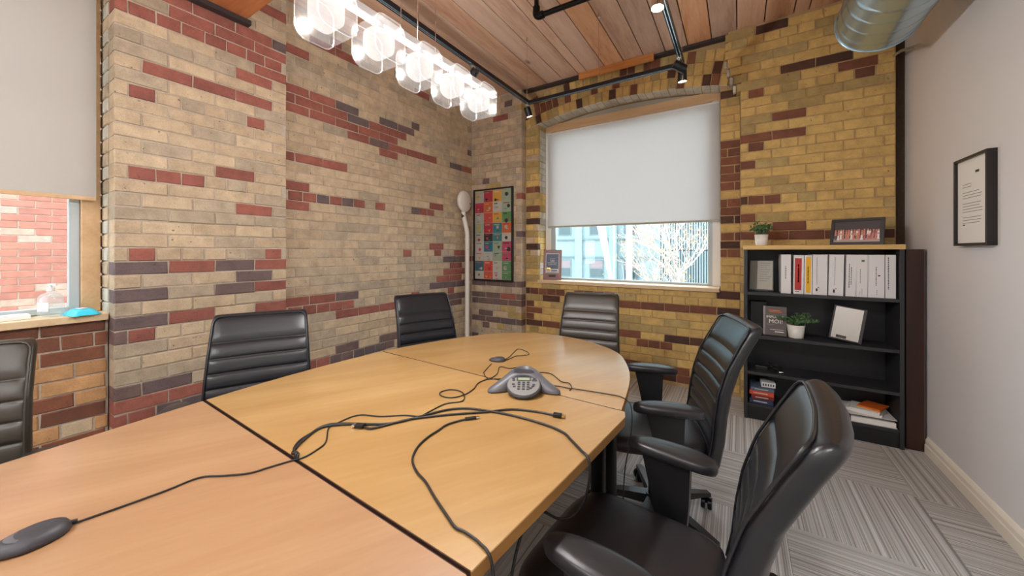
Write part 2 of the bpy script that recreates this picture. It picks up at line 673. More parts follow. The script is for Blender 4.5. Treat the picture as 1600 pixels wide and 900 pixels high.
# floor and carpet tiles
floor = struct('floor', MB().box(-3.3, 1.3, -2.5, 4.2, -0.12, -0.012), M['mortar_dark'], 'grey brown striped carpet tile floor laid in quarter turns')
TS = 0.61
tile_me = MB().box(-TS / 2 + 0.0007, TS / 2 - 0.0007, -TS / 2 + 0.0007, TS / 2 - 0.0007, -0.011, 0.0, 0.0016).mesh('carpet_tile', M['carpet'])
for i in range(-5, 2):
    for j in range(-6, 4):
        x, y = 0.185 + TS * (i + 0.5), 2.15 + TS * (j + 0.5) - 0.61 * 1
        if x - TS / 2 < -2.9 or x > 1.3 or y > 4.0:
            continue
        o = bpy.data.objects.new('carpet_tile', tile_me)
        C.objects.link(o)
        o.parent = floor
        o.location = (x, y, 0)
        o.rotation_euler = (0, 0, PI / 2 if (i + j) % 2 == 0 else 0)

# ceiling: base slab, then every plank
ceiling = struct('ceiling', MB().box(-3.3, 1.3, -2.5, 4.2, HC + 0.012, HC + 0.2), M['plank_gap'], 'exposed pine plank ceiling with dark gaps between boards')
x = XL
k = 0
rw = random.Random(3)
while x < XR:
    wdt = 0.195 if k % 5 != 3 else rw.choice((0.098, 0.195, 0.14))
    for (ya, yb) in ((YF, 0.78), (1.10, YB + 0.02)):
        mb = MB().box(-wdt / 2 + 0.004, wdt / 2 - 0.004, -(yb - ya) / 2, (yb - ya) / 2, -0.012 - rw.random() * 0.004, 0.012, 0.003)
        o = mb.build('plank', M['plank'], ceiling, (x + wdt / 2, (ya + yb) / 2, HC + 0.004))
    x += wdt
    k += 1
beam = struct('ceiling_beam', MB().box(XL - 0.1, 0.48, 0.77, 1.115, 2.86, HC + 0.02, 0.008), M['beam'], 'heavy orange brown timber beam resting on the brick pilaster at top left')
MB().box(XP - 0.06, XP + 0.05, 0.75, 1.135, 2.828, 2.858).build('bearing_plate', M['steel_dark'], beam)
angle = struct('trim_1', MB().box(-2.18, -0.10, 3.735, 3.80, 3.205, 3.238), M['steel_dark'], 'dark steel angle along the ceiling above the back window arch')
bt = struct('trim_2', MB().box(-1.47, -0.70, 3.70, 3.734, 3.165, 3.238, 0.003), M['batten'], 'short orange pine batten fixed over the window arch')

# right wall, wall behind, skirting
struct('wall_right', MB().box(XR, XR + 0.15, YF - 0.1, 4.2, -0.1, HC + 0.1), M['plaster'], 'plain white painted right wall')
struct('wall_front', MB().box(-3.3, XR + 0.15, YF - 0.12, YF, -0.1, HC + 0.1), M['plaster'], 'plain white wall behind the viewer')
prof = [(0, 0), (0.018, 0), (0.018, 0.055), (0.014, 0.06), (0.014, 0.085), (0.008, 0.098), (0.004, 0.105), (0, 0.105)]
mb = MB()
mb.loops([[(XR - 0.001 - a, y, b) for a, b in prof] for y in (YF, 3.395)], smooth=False)
struct('baseboard_right', mb, M['skirting'], 'cream moulded baseboard along the right wall')

MARKS = {}
MARKS = {
 'pil': '4,0.5,0.71,R 4,0.72,0.87,P 5,0.6,0.67,R 5,0.68,0.78,R 5,0.79,0.88,R 6,0.5,0.7,P 6,0.71,0.92,P 10,0.5,0.6,P 10,0.61,0.67,R 11,0.5,0.7,P 11,0.73,0.93,R 11,1.18,1.37,R 13,0.5,0.7,P 13,0.89,0.92,P 13,0.91,1.14,P 13,0.94,1.14,P 13,1.18,1.37,R 14,1.06,1.18,P 14,1.18,1.26,P 15,0.5,0.7,P 15,0.71,0.92,R 15,0.94,1.14,P 15,1.18,1.38,R 16,0.61,0.68,R 16,1.28,1.38,R 22,0.62,0.67,R 22,0.69,0.78,R 22,0.79,0.89,R 22,1.21,1.28,P 23,0.96,1.14,R 28,0.6,0.68,R 28,1.19,1.28,R 30,0.62,0.83,R 30,0.84,1.05,R 30,1.07,1.28,R 30,1.18,1.28,R 32,1.07,1.29,R 33,1.18,1.28,R 34,0.53,0.72,R 34,0.61,0.67,R 34,0.73,0.94,R 34,0.95,1.16,R 34,1.17,1.38,R 34,1.18,1.38,R 35,0.69,0.78,R 35,0.79,0.87,R 35,0.9,0.98,R 35,1.0,1.1,R 35,1.11,1.2,P 35,1.2,1.28,R 35,1.21,1.29,R 36,0.72,0.94,R 36,0.95,1.16,P 36,1.17,1.3,R 36,1.18,1.28,R 36,1.29,1.38,P 36,1.3,1.38,P 39,1.18,1.28,R',
 'rec': '4,1.61,1.73,R 4,1.73,1.95,P 4,1.95,2.17,P 4,2.19,2.39,P 5,1.9,1.99,P 5,2.22,2.32,P 5,2.33,2.42,P 8,3.31,3.55,P 9,1.54,1.7,R 9,1.95,2.16,R 9,2.17,2.39,R 9,3.25,3.55,P 10,1.44,1.59,R 10,1.6,1.65,R 10,1.66,1.75,R 10,1.77,1.86,R 10,1.88,1.97,R 11,1.42,1.49,R 11,1.5,1.71,R 11,1.72,1.93,P 11,3.07,3.56,P 12,3.0,3.56,R 13,3.11,3.56,R 14,3.22,3.56,R 15,3.28,3.36,P 15,3.39,3.56,P 16,3.36,3.56,R 21,1.44,1.5,R 21,2.86,2.91,R 22,1.43,1.54,R 22,1.55,1.65,R 22,1.66,1.75,P 22,1.76,1.85,R 22,1.86,1.95,P 22,1.96,2.06,R 22,2.08,2.16,P 22,2.29,2.38,R 22,2.72,2.8,P 22,2.81,2.97,R 23,1.44,1.5,R 23,2.87,3.09,R 26,1.44,1.6,R 26,1.61,1.83,R 29,2.19,2.38,R 30,1.85,2.05,R 30,1.85,2.06,R 30,2.07,2.28,P 30,2.3,2.5,R 30,2.54,2.75,R 30,2.76,2.97,R 30,3.23,3.44,P 30,3.46,3.66,R 31,1.51,1.73,R 31,1.75,1.95,R 31,1.94,2.17,R 31,1.96,2.18,R 31,2.19,2.39,R 31,2.19,2.4,R 32,1.44,1.6,R 32,1.62,1.83,R 32,1.85,2.05,P 32,1.97,2.17,R 32,2.06,2.27,R 32,2.29,2.5,R 33,1.44,1.5,R 33,1.52,1.73,R 33,1.73,1.95,P 33,2.19,2.38,P 33,2.19,2.39,P 33,2.4,2.62,P 33,2.41,2.62,P 33,3.57,3.67,P 34,2.66,2.71,P 34,2.66,2.73,P 35,3.08,3.18,P 35,3.39,3.48,P 37,1.45,1.49,R 39,1.63,1.84,R 39,1.86,2.05,R 39,2.77,2.96,R 40,1.82,1.92,R',
 'low': '5,0.34,0.48,R 6,0.23,0.25,P 6,0.24,0.4,P 9,0.27,0.36,P 9,0.37,0.48,P 10,0.19,0.25,R 10,0.2,0.38,P 10,0.39,0.5,P 11,0.16,0.19,R 11,0.2,0.39,R 11,0.39,0.5,P',
 'cor': '4,-2.8,-2.7,P 5,-2.96,-2.44,P 5,-2.95,-2.56,P 5,-2.53,-2.16,P 6,-2.84,-2.63,P 8,-2.96,-2.41,P 8,-2.4,-2.13,P 9,-2.96,-2.73,P 9,-2.72,-2.53,P 9,-2.51,-2.3,R 9,-2.28,-2.13,P 11,-2.96,-2.51,P 11,-2.96,-2.14,P 11,-2.5,-2.29,P 25,-2.29,-2.13,R 38,-2.57,-2.5,R 38,-2.57,-2.32,R 40,-2.47,-2.34,P',
 'bac': '-1,-0.95,-0.77,R 0,-0.71,-0.62,P 0,-0.61,-0.41,R 1,-0.95,-0.85,R 1,-0.59,-0.41,R 4,-0.91,-0.82,R 4,-0.8,-0.71,R 4,-0.7,-0.61,R 5,-2.16,-1.98,P 5,-1.97,-1.71,R 5,-1.03,-0.92,R 5,-0.6,-0.29,P 6,-2.18,-2.05,R 7,-2.17,-2.07,R 8,-2.18,-2.06,R 9,-1.94,-1.82,P 9,-1.81,-1.65,R 9,-1.03,-0.83,R 9,-0.81,-0.59,R 9,-0.59,-0.37,R 9,-0.36,-0.21,R 9,-0.2,-0.13,R 9,-0.13,0.0,P 10,-2.17,-2.1,P 10,-2.16,-1.64,R 10,-2.08,-1.86,R 10,-1.84,-1.65,R 10,-1.6,-1.18,R 11,-0.12,-0.0,P 16,-0.13,-0.02,R 17,-2.17,-2.02,P 17,-2.0,-1.94,P 17,-0.13,-0.02,P 18,-0.13,-0.02,R 20,-0.13,-0.02,P 21,-2.17,-2.04,P 21,-0.13,-0.02,R 22,-0.13,-0.02,R 23,-2.17,-2.11,R 24,-0.13,-0.02,R 25,-0.13,-0.02,R 26,-2.18,-2.02,R 26,-0.13,-0.02,R 27,-0.13,-0.02,R 28,-0.13,-0.02,R 29,-0.13,-0.01,R 35,-0.13,-0.02,P',
 'rig': '18,0.03,0.11,R 18,0.11,0.16,R 18,0.21,0.33,R 18,0.35,0.57,R 18,0.58,0.67,R 18,0.86,0.94,P 19,0.35,0.46,R 20,0.01,0.11,R 22,0.01,0.1,P 22,0.11,0.21,R 22,0.21,0.32,R 26,0.01,0.1,R 28,0.1,0.21,R 29,0.11,0.21,R 29,0.21,0.28,R 29,0.29,0.38,R 29,0.4,0.5,P 30,0.1,0.21,P 31,0.21,0.32,P 31,0.33,0.55,R 35,0.11,0.18,P 35,0.11,0.18,R 35,0.76,0.83,R 36,0.22,0.38,P 36,0.22,0.43,P 36,0.45,0.66,P 41,0.21,0.26,P 42,0.49,0.59,P',
}

MK = {w: [(int(a), float(b), float(c), d) for a, b, c, d in (q.split(',') for q in s.split())] for w, s in MARKS.items()}


def brick_mesh(mat, L, Hh, D, seed, mats2=None):
    """One clay brick, chamfered, slightly uneven. Front at y=0 facing -y, x along, z up (centred)."""
    rr = random.Random(seed)
    c = 0.004
    vs = []
    for (yy, ins) in ((D, 0), (c, 0), (0, c)):
        for sx, sz in ((-1, -1), (1, -1), (1, 1), (-1, 1)):
            j = 0.0 if yy == D else 0.0022
            vs.append((sx * (L / 2 - ins) + rr.uniform(-j, j), yy + (rr.uniform(-0.0015, 0.0015) if yy != D else 0), sz * (Hh / 2 - ins) + rr.uniform(-j, j)))
    fs = []
    for a in (0, 4):
        for i in range(4):
            k2 = (i + 1) % 4
            fs.append((a + k2, a + i, a + 4 + i, a + 4 + k2))
    fs = [tuple(reversed(q)) for q in fs]
    fs.append((8, 9, 10, 11))
    mb = MB()
    mb.add(vs, fs)
    me = mb.mesh('brick', [BR[mat]] + (mats2 or []))
    if mats2:
        for p in me.polygons:
            if p.normal.z < -0.5:
                p.material_index = 1
    return me


_bc = {}


def get_brick(mat, kind):
    L = {'s': 0.2135, 'h': 0.1030, 'v': 0.064}[kind]
    Hh = {'s': 0.0690, 'h': 0.0690, 'v': 0.108}[kind]
    sd = random.randrange(4)
    k2 = (mat, kind, sd)
    if k2 not in _bc:
        _bc[k2] = brick_mesh(mat, L, Hh, 0.05, hash(kind) % 7 + sd * 13, None)
    return _bc[k2], L, Hh


FWD = Vector((-math.sin(YAW), math.cos(YAW), 0))
BATCH = []          # (mesh, matrix, owner, seen size)


def put_brick(owner, mat, kind, length, depth_scale, M4, Lnom):
    me, L, Hh = get_brick(mat, kind)
    S = Matrix.Diagonal((length / L, depth_scale, 1, 1))
    mm = M4 @ S
    p = mm.translation - Vector((0, 0, EYE))
    fw = p.dot(FWD)
    rt = p.dot(Vector((math.cos(YAW), math.sin(YAW), 0)))
    ok = fw > 0.05 and abs(rt / fw) < 1.46 and -0.95 < p.z / fw < 0.74
    BATCH.append((me, mm, owner, (length * 0.07 / (p.length ** 2)) if ok else -1.0))


def flush_bricks(limit=300):
    by = {}
    for b in BATCH:
        by.setdefault(b[2].name, []).append(b)
    for nm, lst in by.items():
        lst.sort(key=lambda b: -b[3])
        owner = lst[0][2]
        for me, mm, ow, sz in lst[:limit]:
            o = bpy.data.objects.new('brick', me)
            C.objects.link(o)
            o.parent = owner
            o.matrix_world = mm
        rest = lst[limit:]
        if rest:
            V, F, MI, TN, mats = [], [], [], [], []
            for me, mm, ow, sz in rest:
                mt = me.materials[0]
                if mt not in mats:
                    mats.append(mt)
                mi = mats.index(mt)
                b0 = len(V)
                V += [tuple(mm @ v.co) for v in me.vertices]
                t = random.random()
                for p in me.polygons:
                    F.append(tuple(b0 + i for i in p.vertices))
                    MI.append(mi)
                    TN.append(t)
            me = bpy.data.meshes.new('far_bricks')
            me.from_pydata(V, [], F)
            for mt in mats:
                me.materials.append(mt)
            me.polygons.foreach_set('material_index', MI)
            a = me.attributes.new('tone', 'FLOAT', 'FACE')
            a.data.foreach_set('value', TN)
            o = bpy.data.objects.new('brickwork', me)
            C.objects.link(o)
            o.parent = owner
            o['kind'] = 'stuff'
    BATCH.clear()


def brick_wall(owner, axis, plane, u0, u1, z0, z1, mark, base, seed=0, keep=None, edge=None, proud=0.0, remap=None):
    """Lays common bond (headers every sixth course) in the rectangle; axis X: wall in the YZ plane facing +X."""
    rr = random.Random(seed)
    for k in range(-1, 43):
        za, zb = Z00 + k * PITCH + 0.005, Z00 + (k + 1) * PITCH - 0.005
        if za < z0 - 0.03 or zb > z1 + 0.012:
            continue
        head = (k - 16) % 6 == 0
        L = 0.113 if head else 0.2235
        ua, ub = (edge(k) if edge else (u0, u1))
        u = ua - (0.0 if k % 2 else L / 2)
        while u < ub - 0.01:
            a, b = max(u, ua), min(u + L, ub)
            u += L
            if b - a < 0.045:
                continue
            jit = rr.uniform(-0.004, 0.004)
            a2, b2 = a + 0.0032, b - 0.0032
            cu, cz = (a2 + b2) / 2, (za + zb) / 2
            if keep and not keep(a2, b2, za, zb):
                continue
            col = None
            for (mk, ma, mb_, mc) in MK.get(mark, ()):
                if mk == k and ma - 0.015 <= cu <= mb_ + 0.015:
                    col = mc
                    break
            if col is None:
                w = rr.random()
                s = 0
                for nm, pr in base:
                    s += pr
                    if w <= s:
                        col = nm
                        break
                else:
                    col = base[0][0]
            elif remap:
                col = remap.get(col, col)
            length = b2 - a2
            kind = 'h' if length < 0.15 else 's'
            pr = proud + rr.uniform(-0.002, 0.003)
            tilt = rr.uniform(-0.006, 0.006)
            if axis == 'X':
                M4 = Matrix.Translation((plane + pr, cu, cz)) @ Matrix.Rotation(PI / 2, 4, 'Z') @ Matrix.Rotation(tilt, 4, 'Y')
            elif axis == 'Y':
                M4 = Matrix.Translation((cu, plane - pr, cz)) @ Matrix.Rotation(tilt, 4, 'Y')
            else:   # outside wall facing +X, same as X
                M4 = Matrix.Translation((plane, cu, cz)) @ Matrix.Rotation(PI / 2, 4, 'Z')
            edge_deep = 2.0 if (a - ua < 0.01 or ub - b < 0.01) else 1.0
            put_brick(owner, col, kind, length, edge_deep, M4, L)


BUFF = [('buff', 0.70), ('buffgrey', 0.29), ('R', 0.01)]
YELL = [('yellow', 0.80), ('olive', 0.185), ('brown', 0.015)]
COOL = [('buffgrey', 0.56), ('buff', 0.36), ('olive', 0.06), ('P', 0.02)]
G8 = 0.006

# left wall: recess between pilaster and corner, the bay under the window, the head over it
mb = MB()
mb.box(XL - 0.3, XL - G8, PY1, 4.15, -0.1, HC + 0.1)
mb.box(XL - 0.3, XL - G8, -1.25, PY0, -0.1, 0.925)
mb.box(XL - 0.3, XL - G8, -1.25, PY0, 2.82, HC + 0.1)
mb.box(XL - 0.3, XL + 0.1, YF - 0.1, -1.25, -0.1, HC + 0.1)
wall_left = struct('wall_left', mb, M['mortar'], 'buff brick left wall with bands of red and plum bricks')
brick_wall(wall_left, 'X', XL, PY1, YP, 0, HC, 'rec', BUFF, 11)
brick_wall(wall_left, 'X', XL, -0.62, PY0, 0, 0.93, 'low', [('tan', 0.62), ('buff', 0.13), ('brown', 0.25)], 12, remap={'R': 'brown', 'P': 'brown'})
# pilaster in front of it
pil = struct('trim_3', MB().box(-3.24, XP - G8, PY0 + G8, PY1 - 0.004, -0.1, HC + 0.1), M['mortar'], 'buff brick pilaster between the left window and the recess')
brick_wall(pil, 'X', XP, PY0, PY1, 0, HC, 'pil', BUFF, 21)
rr_ = random.Random(5)
for kk in range(12, 43):          # the pilaster's return in the window reveal
    zc = Z00 + (kk + 0.5) * PITCH
    M4 = Matrix.Translation((-3.03, PY0 - 0.002, zc))
    put_brick(pil, rr_.choice(('buff', 'pale', 'pale', 'buffgrey')), 's', 0.155, 1.0, M4, 0)
# back wall with the arched opening
ACX, AR = -1.08, 4.65
ACZ = 2.905 - AR


def arch_z(x):
    return ACZ + math.sqrt(AR * AR - (x - ACX) ** 2)


mb = MB()
YC = YB + G8
mb.box(-2.2, 0.03, YC, 4.16, -0.1, 0.925)
mb.box(-2.2, WXL - G8, YC, 4.16, 0.925, arch_z(WXL))
mb.box(WXR + G8, 0.03, YC, 4.16, 0.925, arch_z(WXR))
xs = [-2.2 + (2.23) * i / 24 for i in range(25)]
for i in range(24):
    xa, xb = xs[i], xs[i + 1]
    za, zb = arch_z(xa) + 0.004, arch_z(xb) + 0.004
    mb.add([(xa, YC, za), (xb, YC, zb), (xb, YC, HC + .1), (xa, YC, HC + .1), (xa, 4.16, za), (xb, 4.16, zb), (xb, 4.16, HC + .1), (xa, 4.16, HC + .1)],
           [(0, 1, 2, 3), (5, 4, 7, 6), (0, 4, 5, 1)])
wall_back = struct('wall_back', mb, M['mortar_warm'], 'yellow brick back wall around the arched window')


def keep_back(a, b, za, zb):
    if b > WXL + 0.03 and a < WXR - 0.03 and zb > 0.93:
        return False
    if zb > 2.66 and zb > arch_z((a + b) / 2) + 0.006:
        return False
    return True


def edge_back(k):
    z = Z00 + (k + 0.5) * PITCH
    return (-2.185, 0.01)


for (ua, ub) in ((-2.185, WXL), (WXR, 0.012)):     # beside the opening
    brick_wall(wall_back, 'Y', YB, ua, ub, 0.925, 2.86, 'bac', YELL if ua > -1 else [('olive', 0.5), ('yellow', 0.3), ('buff', 0.2)], 31, keep=lambda a, b, za, zb: zb < arch_z((a + b) / 2) + 0.002 and za > 0.93, remap={'R': 'brown', 'P': 'umber'})
brick_wall(wall_back, 'Y', YB, -2.185, 0.012, 0, 0.93, 'bac', YELL, 32, remap={'R': 'brown', 'P': 'umber'})
# left reveal of the opening; pale bricks among the yellow imitate its daylight
for kk in range(12, 37):
    zc = Z00 + (kk + 0.5) * PITCH
    M4 = Matrix.Translation((WXL + 0.001, 3.925, zc)) @ Matrix.Rotation(PI / 2, 4, 'Z')
    put_brick(wall_back, rr_.choice(('pale', 'yellow', 'pale', 'olive')), 's', 0.15, 1.0, M4, 0)
# arch: three rings of bricks on end; the soffit of the inner ring is painted
for ring in range(3):
    r0 = AR + ring * 0.1125
    n = 29
    a0 = math.asin((-2.18 - ACX) / AR)
    a1 = math.asin((-0.012 - ACX) / AR) if ring else math.asin((WXR + 0.06 - ACX) / AR)
    for i in range(n):
        t = a0 + (a1 - a0) * (i + 0.5) / n
        if ring == 2 and ACZ + (r0 + 0.09) * math.cos(t) > HC + 0.03:
            continue
        w = (a1 - a0) / n * r0 - 0.007
        rr2 = rr_.random()
        col = 'brown' if rr2 < 0.22 else ('umber' if rr2 < 0.30 else ('olive' if rr2 < 0.5 else 'yellow'))
        if ring == 1 and i < 8:
            col = 'brown' if rr2 < 0.7 else 'olive'
        me, L, Hh = get_brick(col, 'v')
        rc = r0 + 0.055
        if ring == 0:
            me = brick_mesh(col, L, Hh, 0.18, i, [BR['pale']])
        M4 = Matrix.Translation((ACX + rc * math.sin(t), YB - rr_.uniform(-0.001, 0.004), ACZ + rc * math.cos(t))) @ Matrix.Rotation(t, 4, 'Y') @ Matrix.Diagonal((w / L, 1, 1, 1))
        p = M4.translation
        BATCH.append((me, M4, wall_back, 1.0))
# the two piers of the back wall
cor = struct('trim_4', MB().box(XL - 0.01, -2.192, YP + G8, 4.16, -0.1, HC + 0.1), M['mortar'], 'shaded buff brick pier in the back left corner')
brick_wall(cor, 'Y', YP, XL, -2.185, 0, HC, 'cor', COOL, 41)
CORB = {35: -0.022, 36: -0.045, 37: -0.068, 38: -0.09}
mb = MB().box(0.018, 0.965, YP + G8, 4.16, -0.1, HC + 0.1)
mb.box(-0.08, 0.02, YP + G8, YB + 0.02, Z00 + 38 * PITCH, HC + 0.1)
rig = struct('trim_5', mb, M['mortar_warm'], 'yellow brick pier behind the bookcase, stepping out at the top')

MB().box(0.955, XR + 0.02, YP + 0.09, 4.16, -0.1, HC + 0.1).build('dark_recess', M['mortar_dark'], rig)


def edge_rig(k):
    return (CORB.get(k, 0.01 if k < 35 else -0.105), 0.965)


brick_wall(rig, 'Y', YP, 0.01, 0.965, 0, HC, 'rig', YELL, 51, edge=edge_rig, remap={'R': 'brown', 'P': 'umber'})
for kk, xe in CORB.items():       # mortar lumps left on the steps
    MB().box(xe - 0.022, xe, YP + 0.002, YP + 0.05, Z00 + kk * PITCH + 0.004, Z00 + (kk + 1) * PITCH - 0.012, 0.003).build('mortar_lump', BR['pale'], rig)
bpy.context.view_layer.update()
flush_bricks()

# ---------------------------------------------------------------- windows
# window_1: left, window_2: back
win1 = struct('window_1', MB().box(-3.14, -3.06, 0.425, 0.497, 0.966, 2.82, 0.004), [M['trimwood']], 'left window with wooden jamb and grey sash')
mb = MB()
mb.box(-3.135, -3.085, 0.385, 0.424, 0.968, 2.80, 0.003)
mb.box(-3.135, -3.085, -1.24, 0.385, 0.968, 1.00, 0.003)
mb.box(-3.135, -3.085, -1.24, 0.385, 2.76, 2.80, 0.003)
mb.box(-3.135, -3.085, -1.24, -1.20, 1.0, 2.76, 0.003)
mb.build('sash', M['winframe'], win1)
MB().box(-3.115, -3.111, -1.20, 0.385, 1.0, 2.76).build('pane', M['pane'], win1)
MB().box(-3.17, -2.915, -1.25, 0.503, 0.928, SILL, 0.004).build('window_sill', M['sill'], win1)
win2 = struct('window_2', MB().box(-2.012, -0.148, 3.985, 4.05, 2.75, 2.845, 0.004), [M['trimwood']], 'arched back window with wooden head and pale sash')
MB().box(-2.012, -0.148, 4.02, 4.06, 2.845, 2.93).build('head_shade_panel', M['greypaper'], win2)  # infill whose grey stands in for the shade under the arch
mb = MB()
mb.box(-2.012, -1.94, 3.985, 4.05, SILL, 2.75, 0.004)
mb.box(-0.215, -0.148, 3.985, 4.05, SILL, 2.75, 0.004)
mb.build('jamb', M['winwhite'], win2)
mb = MB()
mb.box(-1.94, -1.885, 4.0, 4.045, SILL, 2.75, 0.003)
mb.box(-0.255, -0.215, 4.0, 4.045, SILL, 2.75, 0.003)
mb.box(-1.885, -0.255, 4.0, 4.045, SILL, SILL + 0.022, 0.003)
mb.box(-1.885, -0.255, 4.0, 4.045, 2.71, 2.75, 0.003)
mb.build('sash', M['winframe'], win2)
MB().box(-1.885, -0.255, 4.02, 4.024, SILL + 0.022, 2.71).build('pane', M['pane'], win2)
MB().box(WXL + 0.004, WXR - 0.004, 3.772, 4.10, 0.928, SILL, 0.004).build('window_sill', M['sill'], win2)

bl = thing('roller_blind', 'wide white translucent roller blind half drawn over the arched back window', 'blind', (-1.06, 3.955, 2.72))
MB().box(-0.905, 0.905, -0.001, 0.001, -1.12, 0.0).build('blind_cloth', M['blind'], bl)
MB().cyl((-0.905, 0.012, 0.0), (0.905, 0.012, 0.0), 0.016, n=16).build('roller', M['winwhite'], bl)
MB().box(-0.905, 0.905, -0.006, 0.006, -1.135, -1.115, 0.003).build('bottom_bar', M['greypaper'], bl)
bl = thing('roller_blind', 'beige roller blind hanging over the left window', 'blind', (-3.028, -0.37, 2.78))
MB().box(-0.001, 0.001, -0.86, 0.845, -1.18, 0.0).build('blind_cloth', M['blind_beige'], bl)
MB().cyl((-0.012, -0.86, 0), (-0.012, 0.845, 0), 0.016, n=16).build('roller', M['winwhite'], bl)
MB().box(-0.006, 0.006, -0.86, 0.845, -1.20, -1.178, 0.003).build('bottom_bar', M['trimwood'], bl)

# ---------------------------------------------------------------- outside
ow = thing('brick_building', 'sunlit red brick building close outside the left window', 'building', (-6.5, 0, 0))
MB().box(-0.4, -0.008, -4.5, 1.6, -4.0, 6.0).build('wall', M['mortar'], ow)
bpy.context.view_layer.update()
rr_ = random.Random(77)
for k in range(4, 42):
    L = 0.2235
    y = -0.65 - (L / 2 if k % 2 else 0)
    while y < 1.05:
        M4 = Matrix.Translation((-6.5, y + L / 2, Z00 + (k + 0.5) * PITCH)) @ Matrix.Rotation(PI / 2, 4, 'Z')
        put_brick(ow, rr_.choice(('out', 'out', 'out', 'out', 'outpale')), 's', 0.212, 1.0, M4, 0)
        y += L
flush_bricks()
struct('courtyard_ground', MB().box(-40, 30, -10, 40, -4.2, -4.0), M['mortar'], 'pavement of the courtyard outside the windows')

M['facade'] = plain('pale_teal_render', (122, 142, 144), 0.85, var=0.05, scale=2)
M['facade_d'] = plain('grey_teal_band', (94, 114, 118), 0.85, var=0.05, scale=2)
M['outglass'] = plain('dark_window_glass', (52, 74, 76), 0.15, var=0.2, scale=2)
M['outwhite'] = plain('white_outdoor_paint', (176, 180, 182), 0.6, var=0.02)
M['pinkcloth'] = plain('pale_pink_cloth', (178, 160, 178), 0.7, var=0.05)
M['outbrick'] = plain('pinkish_blind', (122, 112, 114), 0.8, var=0.1)
fb = thing('office_building', 'pale teal rendered building opposite the back window', 'building', (0, 20, 0))
MB().box(-17, 12, 0.0, 6, -4, 9).build('wall', M['facade'], fb)
for zc in (0.98, 2.0, 3.9):
    MB().box(-17, -3.6, -0.10, 0.01, zc - 0.04, zc + 0.04).build('string_course', M['facade_d'], fb)
for xw in (-8.82, -6.86, -4.9):
    for zw in (-0.14, 2.30, 4.6):
        wnd = MB().box(xw - 0.42, xw + 0.42, -0.03, 0.02, zw - 0.06, zw + 0.96).build('window', M['facade_d'], fb)
        MB().box(xw - 0.36, xw + 0.36, -0.04, -0.02, zw, zw + 0.44).build('pane', M['outglass'], wnd)
        MB().box(xw - 0.36, xw + 0.36, -0.04, -0.02, zw + 0.48, zw + 0.9).build('pane', M['outbrick'], wnd)
for xw in (-5.9, -7.9):
    MB().box(xw - 0.22, xw + 0.22, -0.14, 0.01, -4, 9).build('pilaster', M['facade'], fb)
MB().box(-5.09, -4.81, -0.5, -0.2, -4, 9).build('column', M['outwhite'], fb)
fe = thing('iron_railing', 'tall dark iron railing in front of the building, behind the bare tree', 'railing', (-2.1, 19.0, -0.35))
for i in range(22):
    MB().cyl((-1.15 + i * 0.11, 0, 0), (-1.15 + i * 0.11, 0, 3.4), 0.022, n=6).build('bar', M['black_metal'], fe)
for zr in (0.02, 1.7, 3.38):
    MB().box(-1.2, 1.22, -0.02, 0.02, zr - 0.02, zr + 0.02).build('rail', M['black_metal'], fe)
for i in (-1, 1):
    MB().cyl((i * 1.1, 0, -3.65), (i * 1.1, 0, 0.1), 0.05, n=8).build('post', M['black_metal'], fe)
bn = thing('banner', 'pale pink banner tapering down beside the building windows', 'banner', (-5.78, 18.6, -4.0))
MB().add([(-0.62, 0, 6.8), (-0.15, 0, 6.8), (0.28, 0, 3.7), (0.1, 0, 3.7)], [(0, 3, 2, 1)]).add([(-0.62, .02, 6.8), (-0.15, .02, 6.8), (0.28, .02, 3.7), (0.1, .02, 3.7)], [(0, 1, 2, 3)]).build('cloth', M['pinkcloth'], bn)
MB().cyl((0.31, 0.03, 0.0), (0.31, 0.03, 7.2), 0.04, n=10).build('pole', M['outwhite'], bn)

M['bark'] = plain('pale_bark', (176, 166, 156), 0.9, var=0.2)
M['autumn'] = plain('yellow_autumn_leaf', (214, 176, 92), 0.6, var=0.3, scale=2)
M['redleaf'] = plain('red_autumn_leaf', (200, 70, 80), 0.6, var=0.2)
tr = thing('bare_tree', 'bare autumn tree with a few yellow leaves outside the back window', 'tree', (-1.75, 13.2, -4.0))
rt_ = random.Random(9)
bmb, lmb = MB(), MB()


def branch(p, d, ln, r, dep):
    pts = [p]
    q = p.copy()
    dd = d.copy()
    for _ in range(4):
        dd = (dd + Vector((rt_.uniform(-.25, .25), rt_.uniform(-.25, .25), rt_.uniform(-.08, .2)))).normalized()
        q = q + dd * ln / 4
        pts.append(q.copy())
    bmb.tube(pts, [r * (1 - 0.13 * i) for i in range(5)], 5)
    if dep == 0:
        for _ in range(2):
            if rt_.random() < 0.5:
                c = q + Vector((rt_.uniform(-.1, .1), rt_.uniform(-.1, .1), rt_.uniform(-.1, .1)))
                s = rt_.uniform(.02, .045)
                a = Vector((rt_.uniform(-1, 1), rt_.uniform(-1, 1), rt_.uniform(-1, 1))).normalized() * s
                b = a.orthogonal().normalized() * s * 0.6
                lmb.cur = 1 if rt_.random() < 0.12 else 0
                lmb.add([tuple(c - a), tuple(c + b), tuple(c + a), tuple(c - b)], [(0, 1, 2, 3)])
        return
    for _ in range(4 if dep > 1 else 5):
        t = rt_.uniform(0.35, 1.0)
        i = min(3, int(t * 4))
        pp = pts[i].lerp(pts[i + 1], t * 4 - i if t < 1 else 1)
        nd = (dd + Vector((rt_.uniform(-1, 1), rt_.uniform(-1, 1), rt_.uniform(-.35, .7)))).normalized()
        branch(pp, nd, ln * rt_.uniform(.55, .75), r * 0.5, dep - 1)


